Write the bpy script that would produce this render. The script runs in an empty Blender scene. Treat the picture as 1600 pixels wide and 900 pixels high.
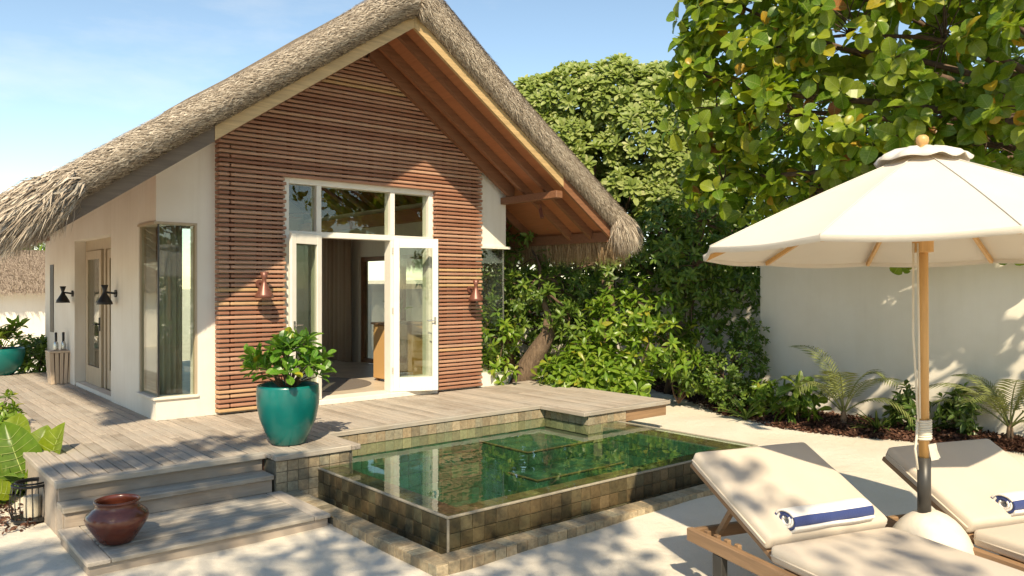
import bpy, bmesh, math, random
import numpy as np
from mathutils import Vector, Matrix
random.seed(7)
rng = np.random.default_rng(11)
D = bpy.data
scene = bpy.context.scene
COL = scene.collection

# ------------------------------------------------------------------ camera
HEAD = math.atan2(1450, 1228.0)            # facade axis to view axis
FW = Vector((math.cos(HEAD), math.sin(HEAD), 0)); RT = Vector((math.sin(HEAD), -math.cos(HEAD), 0))
CAMH = 1.57
cam_data = D.cameras.new("camera"); cam = D.objects.new("camera", cam_data); COL.objects.link(cam)
cam_data.sensor_width = 36; cam_data.lens = 1228 / 1600 * 36
cam_data.shift_y = -3 / 1600
cam_data.clip_end = 2000; cam_data.clip_start = 0.05
cam.location = (0, 0, CAMH)
cam.rotation_euler = (math.pi / 2, 0, HEAD - math.pi / 2)
scene.camera = cam

# ------------------------------------------------------------------ sun, sky
SUN = Vector((-0.93, -1.22, 1.37)).normalized()       # towards the sun
elev = math.asin(SUN.z)
world = D.worlds.new("World"); scene.world = world; world.use_nodes = True
wn = world.node_tree.nodes; wl = world.node_tree.links
bg = wn["Background"]; bg.inputs[1].default_value = 0.14
sky = wn.new("ShaderNodeTexSky"); sky.sky_type = 'NISHITA'; sky.sun_disc = False
sky.sun_elevation = elev; sky.sun_rotation = math.atan2(SUN.x, SUN.y)
sky.air_density = 0.9; sky.dust_density = 0.1; sky.ozone_density = 3.0
# faint high cloud, the same all over the sky
tc = wn.new("ShaderNodeTexCoord"); mp = wn.new("ShaderNodeMapping"); mp.inputs['Scale'].default_value = (1.4, 1.4, 4.5)
nz = wn.new("ShaderNodeTexNoise"); nz.inputs['Scale'].default_value = 1.7; nz.inputs['Detail'].default_value = 7; nz.inputs['Roughness'].default_value = .58
rp = wn.new("ShaderNodeValToRGB"); rp.color_ramp.elements[0].position = .53; rp.color_ramp.elements[1].position = .85
rp.color_ramp.elements[1].color = (.32, .32, .32, 1)
mx = wn.new("ShaderNodeMix"); mx.data_type = 'RGBA'; mx.inputs['B'].default_value = (6.2, 6.1, 5.8, 1)
wl.new(tc.outputs['Generated'], mp.inputs[0]); wl.new(mp.outputs[0], nz.inputs['Vector']); wl.new(nz.outputs[0], rp.inputs[0])
wl.new(rp.outputs[0], mx.inputs['Factor']); wl.new(sky.outputs[0], mx.inputs['A']); tint = wn.new('ShaderNodeMix'); tint.data_type = 'RGBA'; tint.blend_type = 'MULTIPLY'; tint.inputs['Factor'].default_value = 1; tint.inputs['B'].default_value = (.98, .875, .71, 1)
wl.new(mx.outputs['Result'], tint.inputs['A']); wl.new(tint.outputs['Result'], bg.inputs[0])
sun_data = D.lights.new("sun", 'SUN'); sun_data.energy = 3.6; sun_data.angle = math.radians(0.53); sun_data.color = (1, .855, .62)
sun = D.objects.new("sun", sun_data); COL.objects.link(sun)
sun.rotation_euler = SUN.to_track_quat('Z', 'Y').to_euler(); sun.location = (-6, -8, 12)
scene.render.engine = 'CYCLES'
scene.view_settings.view_transform = 'Standard'; scene.view_settings.look = 'None'
scene.view_settings.exposure = 0.95; scene.view_settings.gamma = 1
scene.view_settings.use_curve_mapping = False
scene.cycles.max_bounces = 9; scene.cycles.diffuse_bounces = 6; scene.cycles.transparent_max_bounces = 14
scene.cycles.glossy_bounces = 4; scene.cycles.caustics_reflective = False; scene.cycles.caustics_refractive = False

# ------------------------------------------------------------------ material helpers
class NT:
    def __init__(s, name):
        s.m = D.materials.new(name); s.m.use_nodes = True
        s.n = s.m.node_tree.nodes; s.l = s.m.node_tree.links
        s.p = s.n["Principled BSDF"]; s.out = s.n["Material Output"]
    def new(s, t, **kw):
        n = s.n.new(t)
        for k, v in kw.items(): setattr(n, k, v)
        return n
    def link(s, a, b): s.l.new(a, b)
    def val(s, a, op, b=None):
        n = s.new("ShaderNodeMath", operation=op)
        for i, x in enumerate((a, b)):
            if x is None: continue
            if hasattr(x, 'is_output'): s.link(x, n.inputs[i])
            else: n.inputs[i].default_value = x
        return n.outputs[0]
    def rnd(s):
        oi = s.new("ShaderNodeObjectInfo"); return oi.outputs['Random']
    def coords(s, scale=(1, 1, 1), shuffle=False):
        t = s.new("ShaderNodeTexCoord"); m = s.new("ShaderNodeMapping"); m.inputs['Scale'].default_value = scale
        src = t.outputs['Object']
        if shuffle:
            r = s.rnd(); c = s.new("ShaderNodeCombineXYZ")
            for i, k in enumerate((37.0, 71.0, 23.0)): s.link(s.val(r, 'MULTIPLY', k), c.inputs[i])
            a = s.new("ShaderNodeVectorMath", operation='ADD'); s.link(src, a.inputs[0]); s.link(c.outputs[0], a.inputs[1]); src = a.outputs[0]
        s.link(src, m.inputs[0]); return m.outputs[0]
    def noise(s, vec, scale, detail=4, rough=.55, dist=0):
        n = s.new("ShaderNodeTexNoise"); n.inputs['Scale'].default_value = scale; n.inputs['Detail'].default_value = detail
        n.inputs['Roughness'].default_value = rough; n.inputs['Distortion'].default_value = dist
        s.link(vec, n.inputs['Vector']); return n.outputs[0]
    def ramp(s, fac, stops, interp='LINEAR'):
        r = s.new("ShaderNodeValToRGB"); cr = r.color_ramp; cr.interpolation = interp
        while len(cr.elements) < len(stops): cr.elements.new(.5)
        for e, (p, c) in zip(cr.elements, stops): e.position = p; e.color = (*c, 1) if len(c) == 3 else c
        s.link(fac, r.inputs[0]); return r.outputs[0]
    def mix(s, fac, a, b, blend='MIX'):
        m = s.new("ShaderNodeMix", data_type='RGBA', blend_type=blend)
        for k, v in (('Factor', fac), ('A', a), ('B', b)):
            i = m.inputs[k]
            if hasattr(v, 'is_output'): s.link(v, i)
            elif k == 'Factor': i.default_value = v
            else: i.default_value = (*v, 1)
        return m.outputs['Result']
    def bump(s, h, strength=.3, dist=.02):
        b = s.new("ShaderNodeBump"); b.inputs['Strength'].default_value = strength; b.inputs['Distance'].default_value = dist
        s.link(h, b.inputs['Height']); s.link(b.outputs[0], s.p.inputs['Normal']); return b.outputs[0]
    def col(s, c):
        if hasattr(c, 'is_output'): s.link(c, s.p.inputs['Base Color'])
        else: s.p.inputs['Base Color'].default_value = (*c, 1)
    def rough(s, r): s.p.inputs['Roughness'].default_value = r

M = {}
def plain(name, c, rough=.5, var=.12, scale=6, bump=0, bscale=60, metal=0, spec=.5):
    t = NT(name); v = t.coords(); n = t.noise(v, scale, 5)
    lo = tuple(x * (1 - var) for x in c); hi = tuple(min(1, x * (1 + var)) for x in c)
    t.col(t.ramp(n, [(.3, lo), (.7, hi)])); t.rough(rough); t.p.inputs['Metallic'].default_value = metal
    t.p.inputs['Specular IOR Level'].default_value = spec
    if bump: t.bump(t.noise(v, bscale, 4), bump, .01)
    M[name] = t.m; return t.m
def wood(name, stops, axis, rough=.65, grain=14, bump=.35, rvar=.35, weather=None):
    """stops: per-piece colours; grain runs along axis"""
    t = NT(name); sc = [grain] * 3; sc[axis] = grain * .06
    v = t.coords(tuple(sc), True)
    g = t.noise(v, 3.0, 6, .65, .6)
    base = t.ramp(t.rnd(), stops)
    c = t.mix(1.0, base, t.ramp(g, [(.25, (1 - rvar,) * 3), (.75, (1 + rvar * .6,) * 3)]), 'MULTIPLY')
    if weather:
        w = t.noise(t.coords((1.6, 1.6, 1.6)), 1.3, 6, .6)
        c = t.mix(t.ramp(w, [(.42, (0, 0, 0)), (.68, (.75, .75, .75))]), c, weather)
    t.col(c); t.rough(rough); t.bump(g, bump, .006); M[name] = t.m; return t.m
def leafmat(name, stops, trans=.32, rough=.42, vein=.5):
    t = NT(name)
    gi = t.new("ShaderNodeNewGeometry"); r = t.val(t.val(gi.outputs['Random Per Island'], 'ADD', t.rnd()), 'FRACT')
    c = t.ramp(r, stops)
    n = t.noise(t.coords((1, 1, 1)), 7, 3)
    c = t.mix(1.0, c, t.ramp(n, [(.3, (.78, .8, .75)), (.7, (1.2, 1.15, 1.1))]), 'MULTIPLY')
    at_ = t.new("ShaderNodeAttribute"); at_.attribute_name = 'lc'; sp = t.new("ShaderNodeSeparateXYZ"); t.link(at_.outputs['Vector'], sp.inputs[0])
    ax_ = t.val(sp.outputs[0], 'ABSOLUTE'); mid = t.val(ax_, 'LESS_THAN', .016)
    sd = t.val(t.val(t.val(sp.outputs[1], 'SUBTRACT', t.val(ax_, 'MULTIPLY', .55)), 'MULTIPLY', 50.0), 'SINE'); sd = t.val(t.val(sd, 'GREATER_THAN', .86), 'MULTIPLY', .45)
    c = t.mix(t.val(t.val(mid, 'MAXIMUM', sd), 'MULTIPLY', vein), c, (.34, .38, .12))
    t.col(c); t.rough(rough); t.p.inputs['Specular IOR Level'].default_value = .45
    tr = t.new("ShaderNodeBsdfTranslucent"); t.link(t.mix(1.0, c, (1.5, 1.6, .7), 'MULTIPLY'), tr.inputs[0])
    ms = t.new("ShaderNodeMixShader"); ms.inputs[0].default_value = trans
    t.link(t.p.outputs[0], ms.inputs[1]); t.link(tr.outputs[0], ms.inputs[2]); t.link(ms.outputs[0], t.out.inputs['Surface'])
    M[name] = t.m; return t.m
def clearmat(name, f0, tint, rough=.0, wave=0, wscale=4):
    t = NT(name); t.n.remove(t.p)
    g = t.new("ShaderNodeNewGeometry"); nrm = g.outputs['Normal']
    gl = t.new("ShaderNodeBsdfGlossy"); gl.inputs['Roughness'].default_value = rough
    if wave:
        b = t.new("ShaderNodeBump"); b.inputs['Strength'].default_value = wave; b.inputs['Distance'].default_value = .03
        t.link(t.noise(t.coords((1, 1, 1)), wscale, 3, .5, .8), b.inputs['Height']); nrm = b.outputs[0]
        t.link(nrm, gl.inputs['Normal'])
    d = t.new("ShaderNodeVectorMath", operation='DOT_PRODUCT'); t.link(nrm, d.inputs[0]); t.link(g.outputs['Incoming'], d.inputs[1])
    a = t.val(d.outputs['Value'], 'ABSOLUTE')
    f = t.val(t.val(t.val(t.val(1.0, 'SUBTRACT', a), 'POWER', 5.0), 'MULTIPLY', 1 - f0), 'ADD', f0)
    tr = t.new("ShaderNodeBsdfTransparent"); tr.inputs[0].default_value = (*tint, 1)
    ms = t.new("ShaderNodeMixShader"); t.link(f, ms.inputs[0]); t.link(tr.outputs[0], ms.inputs[1]); t.link(gl.outputs[0], ms.inputs[2])
    t.link(ms.outputs[0], t.out.inputs['Surface']); M[name] = t.m; return t.m

# ---- materials
def make_materials():
    t = NT('plaster'); v = t.coords()
    n1 = t.noise(v, 1.2, 5); n2 = t.noise(v, 45, 5, .6)
    sv = t.coords((6, 6, .5)); st = t.noise(sv, 1.4, 5, .6)
    c = t.ramp(n1, [(.3, (.74, .68, .585)), (.7, (.81, .765, .68))])
    c = t.mix(t.ramp(st, [(.5, (0, 0, 0)), (.8, (.32, .32, .32))]), c, (.58, .51, .40))
    t.col(c); t.rough(.85); t.bump(n2, .16, .01); M['plaster'] = t.m
    t = NT('plaster_smooth'); v = t.coords(); n1 = t.noise(v, .9, 5, .6)
    st = t.noise(t.coords((4, 4, .4)), 1.3, 6, .65); t.col(t.mix(t.ramp(st, [(.5, (0, 0, 0)), (.8, (.2, .2, .2))]), t.ramp(n1, [(.3, (.72, .66, .55)), (.7, (.80, .75, .65))]), (.60, .54, .43))); t.rough(.85); t.bump(t.noise(v, 30, 4), .08, .01); M['garden_wall'] = t.m
    plain('white_paint', (.80, .76, .67), .42, .05, 5)
    t = NT('sand'); v = t.coords(); a = t.noise(v, 1.1, 5, .6); b = t.noise(v, 260, 3, .7); d = t.noise(v, 9, 6, .65)
    c = t.ramp(a, [(.3, (.70, .63, .515)), (.7, (.78, .715, .61))])
    c = t.mix(1.0, c, t.ramp(b, [(.28, (.72, .70, .66)), (.5, (1, 1, 1)), (.72, (1.12, 1.12, 1.12))]), 'MULTIPLY')
    t.col(c); t.rough(.95); t.p.inputs['Specular IOR Level'].default_value = .15
    h = t.val(t.val(b, 'MULTIPLY', .25), 'ADD', d); t.bump(h, .55, .035); M['sand'] = t.m
    wood('deck_wood', [(0, (.32, .265, .21)), (.35, (.44, .37, .30)), (.7, (.53, .45, .365)), (1, (.38, .325, .265))], 1, .75, 16, .6, .42, (.44, .395, .335))
    wood('deck_wood_across', [(0, (.33, .285, .23)), (.5, (.42, .36, .285)), (1, (.47, .41, .335))], 0, .75, 16, .6, .42, (.40, .375, .33))
    wood('riser_wood', [(0, (.36, .29, .225)), (1, (.40, .32, .25))], 0, .8, 9, .4, .3, (.37, .33, .285))
    wood('slat_wood', [(0, (.30, .135, .08)), (.35, (.37, .18, .112)), (.7, (.44, .24, .155)), (.93, (.50, .295, .195)), (.98, (.55, .35, .17)), (1, (.52, .34, .18))], 0, .5, 13, .3, .3)
    plain('batten', (.11, .05, .03), .7)
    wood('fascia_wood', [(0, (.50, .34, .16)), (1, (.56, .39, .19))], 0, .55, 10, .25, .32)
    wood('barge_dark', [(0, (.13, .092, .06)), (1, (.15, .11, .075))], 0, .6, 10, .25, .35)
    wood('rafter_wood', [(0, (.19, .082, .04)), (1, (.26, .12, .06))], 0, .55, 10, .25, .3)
    wood('soffit_wood', [(0, (.38, .145, .06)), (1, (.45, .185, .085))], 1, .6, 10, .2, .2)
    wood('teak', [(0, (.25, .15, .08)), (1, (.33, .205, .11))], 0, .55, 12, .25, .35)
    wood('pole_wood', [(0, (.62, .36, .13)), (1, (.62, .36, .13))], 2, .42, 12, .1, .22)
    t = NT('thatch'); v = t.coords((1, 1, 1)); a = t.noise(v, 34, 6, .75, .4); b = t.noise(v, 2.2, 5)
    c = t.ramp(a, [(.3, (.10, .072, .05)), (.52, (.28, .22, .155)), (.75, (.42, .345, .255))])
    c = t.mix(1.0, c, t.ramp(b, [(.3, (.75, .74, .73)), (.7, (1.12, 1.1, 1.06))]), 'MULTIPLY')
    t.col(c); t.rough(.9); t.p.inputs['Specular IOR Level'].default_value = .1; t.bump(a, .9, .04); M['thatch'] = t.m
    def straw(name, stops):
        t = NT(name); gi = t.new("ShaderNodeNewGeometry"); t.col(t.ramp(gi.outputs['Random Per Island'], stops)); t.rough(.7)
        t.p.inputs['Specular IOR Level'].default_value = .25; M[name] = t.m
    straw('straw', [(0, (.13, .10, .072)), (.35, (.32, .255, .19)), (.75, (.48, .405, .315)), (1, (.66, .575, .46))])
    straw('straw_grey', [(0, (.12, .085, .058)), (.5, (.24, .18, .13)), (1, (.33, .26, .19))])
    straw('straw_warm', [(0, (.20, .12, .06)), (.5, (.36, .24, .13)), (1, (.50, .37, .22))])
    straw('mulch', [(0, (.03, .014, .009)), (.4, (.075, .032, .02)), (.8, (.13, .06, .036)), (.96, (.2, .11, .07)), (1, (.36, .21, .16))])
    plain('soil', (.07, .042, .028), .95, .4, 20, .6, 40)
    # slate tiles: one colour per tile
    def slate(name, stops, rough, k=1.0):
        t = NT(name); v = t.coords((1, 1, 1), True)
        gi = t.new("ShaderNodeNewGeometry"); r = t.val(t.val(gi.outputs['Random Per Island'], 'ADD', t.rnd()), 'FRACT')
        c = t.ramp(r, stops); a = t.noise(v, 28, 6, .7); b = t.noise(v, 7, 4, .6, 1)
        c = t.mix(1.0, c, t.ramp(a, [(.28, (.55, .55, .55)), (.72, (1.35, 1.35, 1.3))]), 'MULTIPLY')
        c = t.mix(t.ramp(b, [(.5, (0, 0, 0)), (.75, (.45, .45, .45))]), c, (.16 * k, .10 * k, .05 * k))
        t.col(c); t.rough(rough); t.bump(a, .5, .008); M[name] = t.m
    slate('slate_wet', [(0, (.05, .042, .024)), (.3, (.09, .073, .038)), (.55, (.125, .088, .044)), (.8, (.10, .095, .056)), (1, (.18, .13, .07))], .32, .8)
    slate('slate_dry', [(0, (.20, .165, .11)), (.25, (.30, .245, .165)), (.5, (.37, .285, .18)), (.75, (.28, .255, .185)), (1, (.48, .385, .26))], .6, 2.0)
    slate('slate_ledge', [(0, (.12, .075, .032)), (.4, (.19, .12, .055)), (.7, (.15, .12, .06)), (1, (.26, .17, .085))], .5, 1.2)
    slate('slate_deep', [(0, (.03, .08, .045)), (.4, (.045, .115, .07)), (.7, (.04, .115, .08)), (1, (.085, .16, .09))], .5, .5)
    plain('grout', (.16, .145, .11), .85, .2, 20)
    plain('grout_pale', (.33, .29, .22), .8, .15, 30)
    plain('pebble', (.07, .068, .064), .6, .5, 60, .8, 50)
    clearmat('water', .035, (.80, .95, .82), .0, .05, 2.6)
    clearmat('glass', .07, (.92, .95, .91))
    t = NT('teal_glaze'); v = t.coords(); n = t.noise(v, 3, 4)
    t.col(t.ramp(n, [(.3, (.0, .115, .105)), (.7, (.003, .150, .132))])); t.rough(.32)
    t.p.inputs['Coat Weight'].default_value = .3; t.p.inputs['Coat Roughness'].default_value = .12; t.bump(t.noise(v, 11, 3), .06, .02); M['teal_glaze'] = t.m
    t = NT('oxblood'); v = t.coords((1, 1, 3)); n = t.noise(v, 6, 5, .6)
    t.col(t.ramp(n, [(.3, (.085, .022, .013)), (.7, (.16, .042, .022))])); t.rough(.27); t.p.inputs['Coat Weight'].default_value = .4
    t.p.inputs['Coat Roughness'].default_value = .1; t.bump(t.noise(v, 14, 4), .12, .01); M['oxblood'] = t.m
    plain('lamp_brown', (.19, .075, .052), .38, .12, 12, 0, 1, .25)
    plain('black_metal', (.014, .013, .012), .45, .2)
    plain('grey_metal', (.055, .052, .048), .42, .15, 12, 0, 1, .3)
    plain('dark_metal', (.03, .028, .024), .5, .2)
    plain('steel', (.55, .54, .5), .25, .1, 9, 0, 1, .9)
    t = NT('concrete'); v = t.coords(); n = t.noise(v, 5, 6, .65)
    t.col(t.ramp(n, [(.3, (.60, .54, .45)), (.7, (.74, .68, .58))])); t.rough(.8); t.bump(t.noise(v, 60, 4), .25, .006); M['concrete'] = t.m
    def cloth(name, c, s=420, b=.22, trans=0):
        t = NT(name); v = t.coords(); n = t.noise(v, 2.5, 5); w = t.noise(v, s, 2)
        lo = tuple(x * .93 for x in c); t.col(t.ramp(n, [(.3, lo), (.7, c)])); t.rough(.9); t.p.inputs['Specular IOR Level'].default_value = .15
        t.p.inputs['Sheen Weight'].default_value = .15
        h = t.val(t.val(n, 'MULTIPLY', 2.2), 'ADD', w); t.bump(h, b, .01)
        if trans:
            tr = t.new("ShaderNodeBsdfTranslucent"); tr.inputs[0].default_value = (c[0], c[1] * .93, c[2] * .8, 1)
            ms = t.new("ShaderNodeMixShader"); ms.inputs[0].default_value = trans
            t.link(t.p.outputs[0], ms.inputs[1]); t.link(tr.outputs[0], ms.inputs[2]); t.link(ms.outputs[0], t.out.inputs['Surface'])
        M[name] = t.m
    cloth('cushion', (.60, .52, .425)); cloth('canopy', (.82, .77, .69), 300, .25, .22); cloth('rope', (.74, .68, .56), 200, .3)
    cloth('curtain', (.50, .38, .28), 200, .15, .1); cloth('sheer', (.62, .60, .52), 200, .15, .45); cloth('sofa', (.42, .37, .30))
    cloth('towel_white', (.84, .81, .77), 160, .6); cloth('towel_blue', (.04, .06, .19), 160, .6); cloth('tag', (.62, .58, .5))
    cloth('wax', (.62, .55, .42)); cloth('floor_shadow', (.14, .11, .085))
    plain('interior_floor', (.60, .50, .38), .4, .15, 3)
    t = NT('rattan'); v = t.coords((1, 1, 1)); w = t.new("ShaderNodeTexWave"); w.inputs['Scale'].default_value = 24; w.inputs['Distortion'].default_value = .6
    t.link(v, w.inputs[0]); t.col(t.ramp(w.outputs[1], [(.2, (.36, .19, .06)), (.8, (.58, .34, .13))])); t.rough(.6); t.bump(w.outputs[1], .5, .01); M['rattan'] = t.m
    wood('stool_wood', [(0, (.60, .47, .34)), (1, (.64, .50, .37))], 2, .6, 12, .2, .2)
    wood('frame_wood', [(0, (.46, .37, .25)), (1, (.50, .40, .28))], 2, .6, 12, .2, .2)
    t = NT('bark'); v = t.coords((5, 5, 1.6)); a = t.noise(v, 4, 7, .7, .6)
    t.col(t.ramp(a, [(.3, (.085, .055, .035)), (.7, (.24, .165, .105))])); t.rough(.9); t.bump(a, .9, .03); M['bark'] = t.m
    t = NT('twig'); a = t.noise(t.coords(), 20, 5); t.col(t.ramp(a, [(.3, (.07, .045, .028)), (.7, (.16, .10, .062))])); t.rough(.85); M['twig'] = t.m
    leafmat('seagrape', [(0, (.09, .175, .01)), (.3, (.145, .23, .013)), (.6, (.20, .275, .016)), (.9, (.27, .315, .022)), (.955, (.36, .33, .03)), (.97, (.45, .30, .02)), (.99, (.36, .17, .025)), (1, (.26, .08, .03))], .36, .36)
    leafmat('octopus', [(0, (.16, .22, .04)), (.5, (.235, .30, .065)), (.85, (.31, .36, .11)), (1, (.42, .44, .2))], .28, .48)
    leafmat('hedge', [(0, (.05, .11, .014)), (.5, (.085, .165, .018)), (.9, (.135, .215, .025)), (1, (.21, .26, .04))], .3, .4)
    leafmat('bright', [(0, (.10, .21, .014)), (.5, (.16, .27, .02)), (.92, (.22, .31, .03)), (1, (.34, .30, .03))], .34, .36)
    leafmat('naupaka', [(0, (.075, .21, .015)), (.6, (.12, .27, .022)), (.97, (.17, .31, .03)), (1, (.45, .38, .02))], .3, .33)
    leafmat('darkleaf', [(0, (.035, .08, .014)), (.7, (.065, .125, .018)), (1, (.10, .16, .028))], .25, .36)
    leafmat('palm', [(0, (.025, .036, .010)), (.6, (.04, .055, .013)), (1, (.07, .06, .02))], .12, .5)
    leafmat('taro', [(0, (.10, .19, .01)), (.6, (.15, .235, .012)), (1, (.20, .26, .016))], .4, .36, 0)
    plain('vein', (.36, .42, .12), .5)
    leafmat('shade', [(0, (.05, .10, .02)), (1, (.1, .16, .03))], .15, .5)
    leafmat('yellowleaf', [(0, (.5, .36, .02)), (1, (.55, .4, .03))], .35, .4)
make_materials()

# ------------------------------------------------------------------ mesh helpers
WM = {}
I4 = Matrix.Identity(4)
def link(o, parent=None, Mw=None):
    COL.objects.link(o); Mw = Mw.copy() if Mw else I4.copy()
    if parent is not None:
        o.parent = parent; o.matrix_basis = WM[parent.name].inverted() @ Mw
    else: o.matrix_basis = Mw
    WM[o.name] = Mw; return o
def tag(o, label=None, cat=None, group=None, kind=None):
    if label: o['label'] = label
    if cat: o['category'] = cat
    if group: o['group'] = group
    if kind: o['kind'] = kind
    return o
def thing(name, label, cat, loc=(0, 0, 0), group=None, rotz=0, kind=None):
    o = D.objects.new(name, None); o.empty_display_size = .1
    link(o, None, Matrix.Translation(loc) @ Matrix.Rotation(rotz, 4, 'Z')); return tag(o, label, cat, group, kind)
def wm(o): return WM[o.name]
def obj(name, me, parent=None, Mw=None, local=None):
    o = D.objects.new(name, me)
    if local is not None: Mw = WM[parent.name] @ local
    return link(o, parent, Mw)
class MB:
    def __init__(s): s.v = []; s.f = []
    def add(s, vs, fs):
        k = len(s.v); s.v += [tuple(v) for v in vs]; s.f += [tuple(i + k for i in f) for f in fs]; return s
    def box(s, x0, x1, y0, y1, z0, z1, ch=0):
        if not ch:
            return s.add([(x, y, z) for z in (z0, z1) for y in (y0, y1) for x in (x0, x1)],
                         [(0, 2, 3, 1), (4, 5, 7, 6), (0, 1, 5, 4), (2, 6, 7, 3), (0, 4, 6, 2), (1, 3, 7, 5)])
        c = min(ch, (x1 - x0) * .45, (y1 - y0) * .45, (z1 - z0) * .45); vs = []; idx = {}
        for i in (0, 1):
            for j in (0, 1):
                for k in (0, 1):
                    p = ((x0, x1)[i], (y0, y1)[j], (z0, z1)[k]); q = ((x0 + c, x1 - c)[i], (y0 + c, y1 - c)[j], (z0 + c, z1 - c)[k])
                    for a in range(3):
                        idx[i, j, k, a] = len(vs); vs.append(tuple(p[b] if b == a else q[b] for b in range(3)))
        fs = []
        for a in range(3):
            b, c_ = (a + 1) % 3, (a + 2) % 3
            for sgn in (0, 1):
                def g(u, w):
                    t = [0, 0, 0]; t[a] = sgn; t[b] = u; t[c_] = w; return idx[(*t, a)]
                f = [g(0, 0), g(1, 0), g(1, 1), g(0, 1)]; fs.append(f if sgn else f[::-1])
            for u in (0, 1):
                for w in (0, 1):   # edges along a
                    def e(sg, ax):
                        t = [0, 0, 0]; t[a] = sg; t[b] = u; t[c_] = w; return idx[(*t, ax)]
                    f = [e(0, b), e(1, b), e(1, c_), e(0, c_)]
                    fs.append(f if (u == w) == False else f[::-1])
        for i in (0, 1):
            for j in (0, 1):
                for k in (0, 1):
                    f = [idx[i, j, k, a] for a in range(3)]; fs.append(f if (i + j + k) % 2 == 1 else f[::-1])
        return s.add(vs, fs)
    def prism(s, poly, axis, a0, a1):
        """poly: 2D points; extruded along axis (0 x: poly=(y,z), 1 y: poly=(x,z), 2 z: poly=(x,y))"""
        def p(q, a): return {0: (a, q[0], q[1]), 1: (q[0], a, q[1]), 2: (q[0], q[1], a)}[axis]
        n = len(poly); vs = [p(q, a0) for q in poly] + [p(q, a1) for q in poly]
        fs = [tuple(range(n))[::-1], tuple(range(n, 2 * n))] + [(i, (i + 1) % n, n + (i + 1) % n, n + i) for i in range(n)]
        return s.add(vs, fs)
    def bar(s, p, q, w, h, up=(0, 0, 1)):
        p = Vector(p); q = Vector(q); d = (q - p).normalized(); u = Vector(up); x = d.cross(u).normalized(); z = x.cross(d)
        vs = [e + x * sx * w / 2 + z * sz * h / 2 for e in (p, q) for sx, sz in ((-1, -1), (1, -1), (1, 1), (-1, 1))]
        return s.add(vs, [(0, 1, 2, 3)[::-1], (4, 5, 6, 7), (0, 4, 5, 1)[::-1], (1, 5, 6, 2)[::-1], (2, 6, 7, 3)[::-1], (3, 7, 4, 0)[::-1]][::1])
    def tube(s, pts, rad, n=8, caps=True):
        pts = [Vector(p) for p in pts]; m = len(pts)
        if not hasattr(rad, '__len__'): rad = [rad] * m
        k = len(s.v); up = Vector((0, 0, 1)); x = None
        for i, p in enumerate(pts):
            d = (pts[min(i + 1, m - 1)] - pts[max(i - 1, 0)])
            d = d.normalized() if d.length > 1e-9 else Vector((0, 0, 1))
            if x is None:
                x = d.cross(Vector((.31, .2, .93)) if abs(d.z) < .9 else Vector((1, 0, 0))).normalized()
            else:
                x = (x - d * x.dot(d)); x = x.normalized() if x.length > 1e-6 else d.orthogonal().normalized()
            y = d.cross(x)
            for j in range(n):
                a = 2 * math.pi * j / n; s.v.append(tuple(p + (x * math.cos(a) + y * math.sin(a)) * rad[i]))
        for i in range(m - 1):
            for j in range(n):
                s.f.append((k + i * n + j, k + i * n + (j + 1) % n, k + (i + 1) * n + (j + 1) % n, k + (i + 1) * n + j))
        if caps:
            s.f.append(tuple(k + j for j in range(n))[::-1]); s.f.append(tuple(k + (m - 1) * n + j for j in range(n)))
        return s
    def lathe(s, prof, n=40, c=(0, 0, 0)):
        k = len(s.v); m = len(prof)
        for r, z in prof:
            for j in range(n):
                a = 2 * math.pi * j / n; s.v.append((c[0] + r * math.cos(a), c[1] + r * math.sin(a), c[2] + z))
        for i in range(m - 1):
            for j in range(n): s.f.append((k + i * n + j, k + i * n + (j + 1) % n, k + (i + 1) * n + (j + 1) % n, k + (i + 1) * n + j))
        if prof[0][0] > 1e-4: s.f.append(tuple(k + j for j in range(n))[::-1])
        if prof[-1][0] > 1e-4: s.f.append(tuple(k + (m - 1) * n + j for j in range(n)))
        return s
    def mesh(s, name, mat, smooth=False, fix=True):
        me = D.meshes.new(name); me.from_pydata(s.v, [], s.f)
        if fix:
            b = bmesh.new(); b.from_mesh(me); bmesh.ops.recalc_face_normals(b, faces=b.faces); b.to_mesh(me); b.free()
        me.materials.append(mat if not isinstance(mat, str) else M[mat])
        if smooth:
            me.polygons.foreach_set('use_smooth', [True] * len(me.polygons))
        me.update(); return me
    def build(s, name, mat, parent=None, smooth=False, Mw=None, local=None, fix=True):
        return obj(name, s.mesh(name, mat, smooth, fix), parent, Mw, local)
def autosmooth(o, deg=35):
    me = o.data; me.polygons.foreach_set('use_smooth', [True] * len(me.polygons))
    b = bmesh.new(); b.from_mesh(me)
    for e in b.edges:
        if len(e.link_faces) == 2 and e.calc_face_angle(0) > math.radians(deg): e.smooth = False
    b.to_mesh(me); b.free(); return o
def copy_tree(o, Mw, parent=None):
    c = o.copy(); COL.objects.link(c); c.parent = parent; c.matrix_basis = Mw if parent is None else o.matrix_basis
    WM[c.name] = Mw if parent is None else WM[parent.name] @ o.matrix_basis
    for ch in list(o.children): copy_tree(ch, None, c)
    return c
def lerp(a, b, t): return a + (b - a) * t

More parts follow.
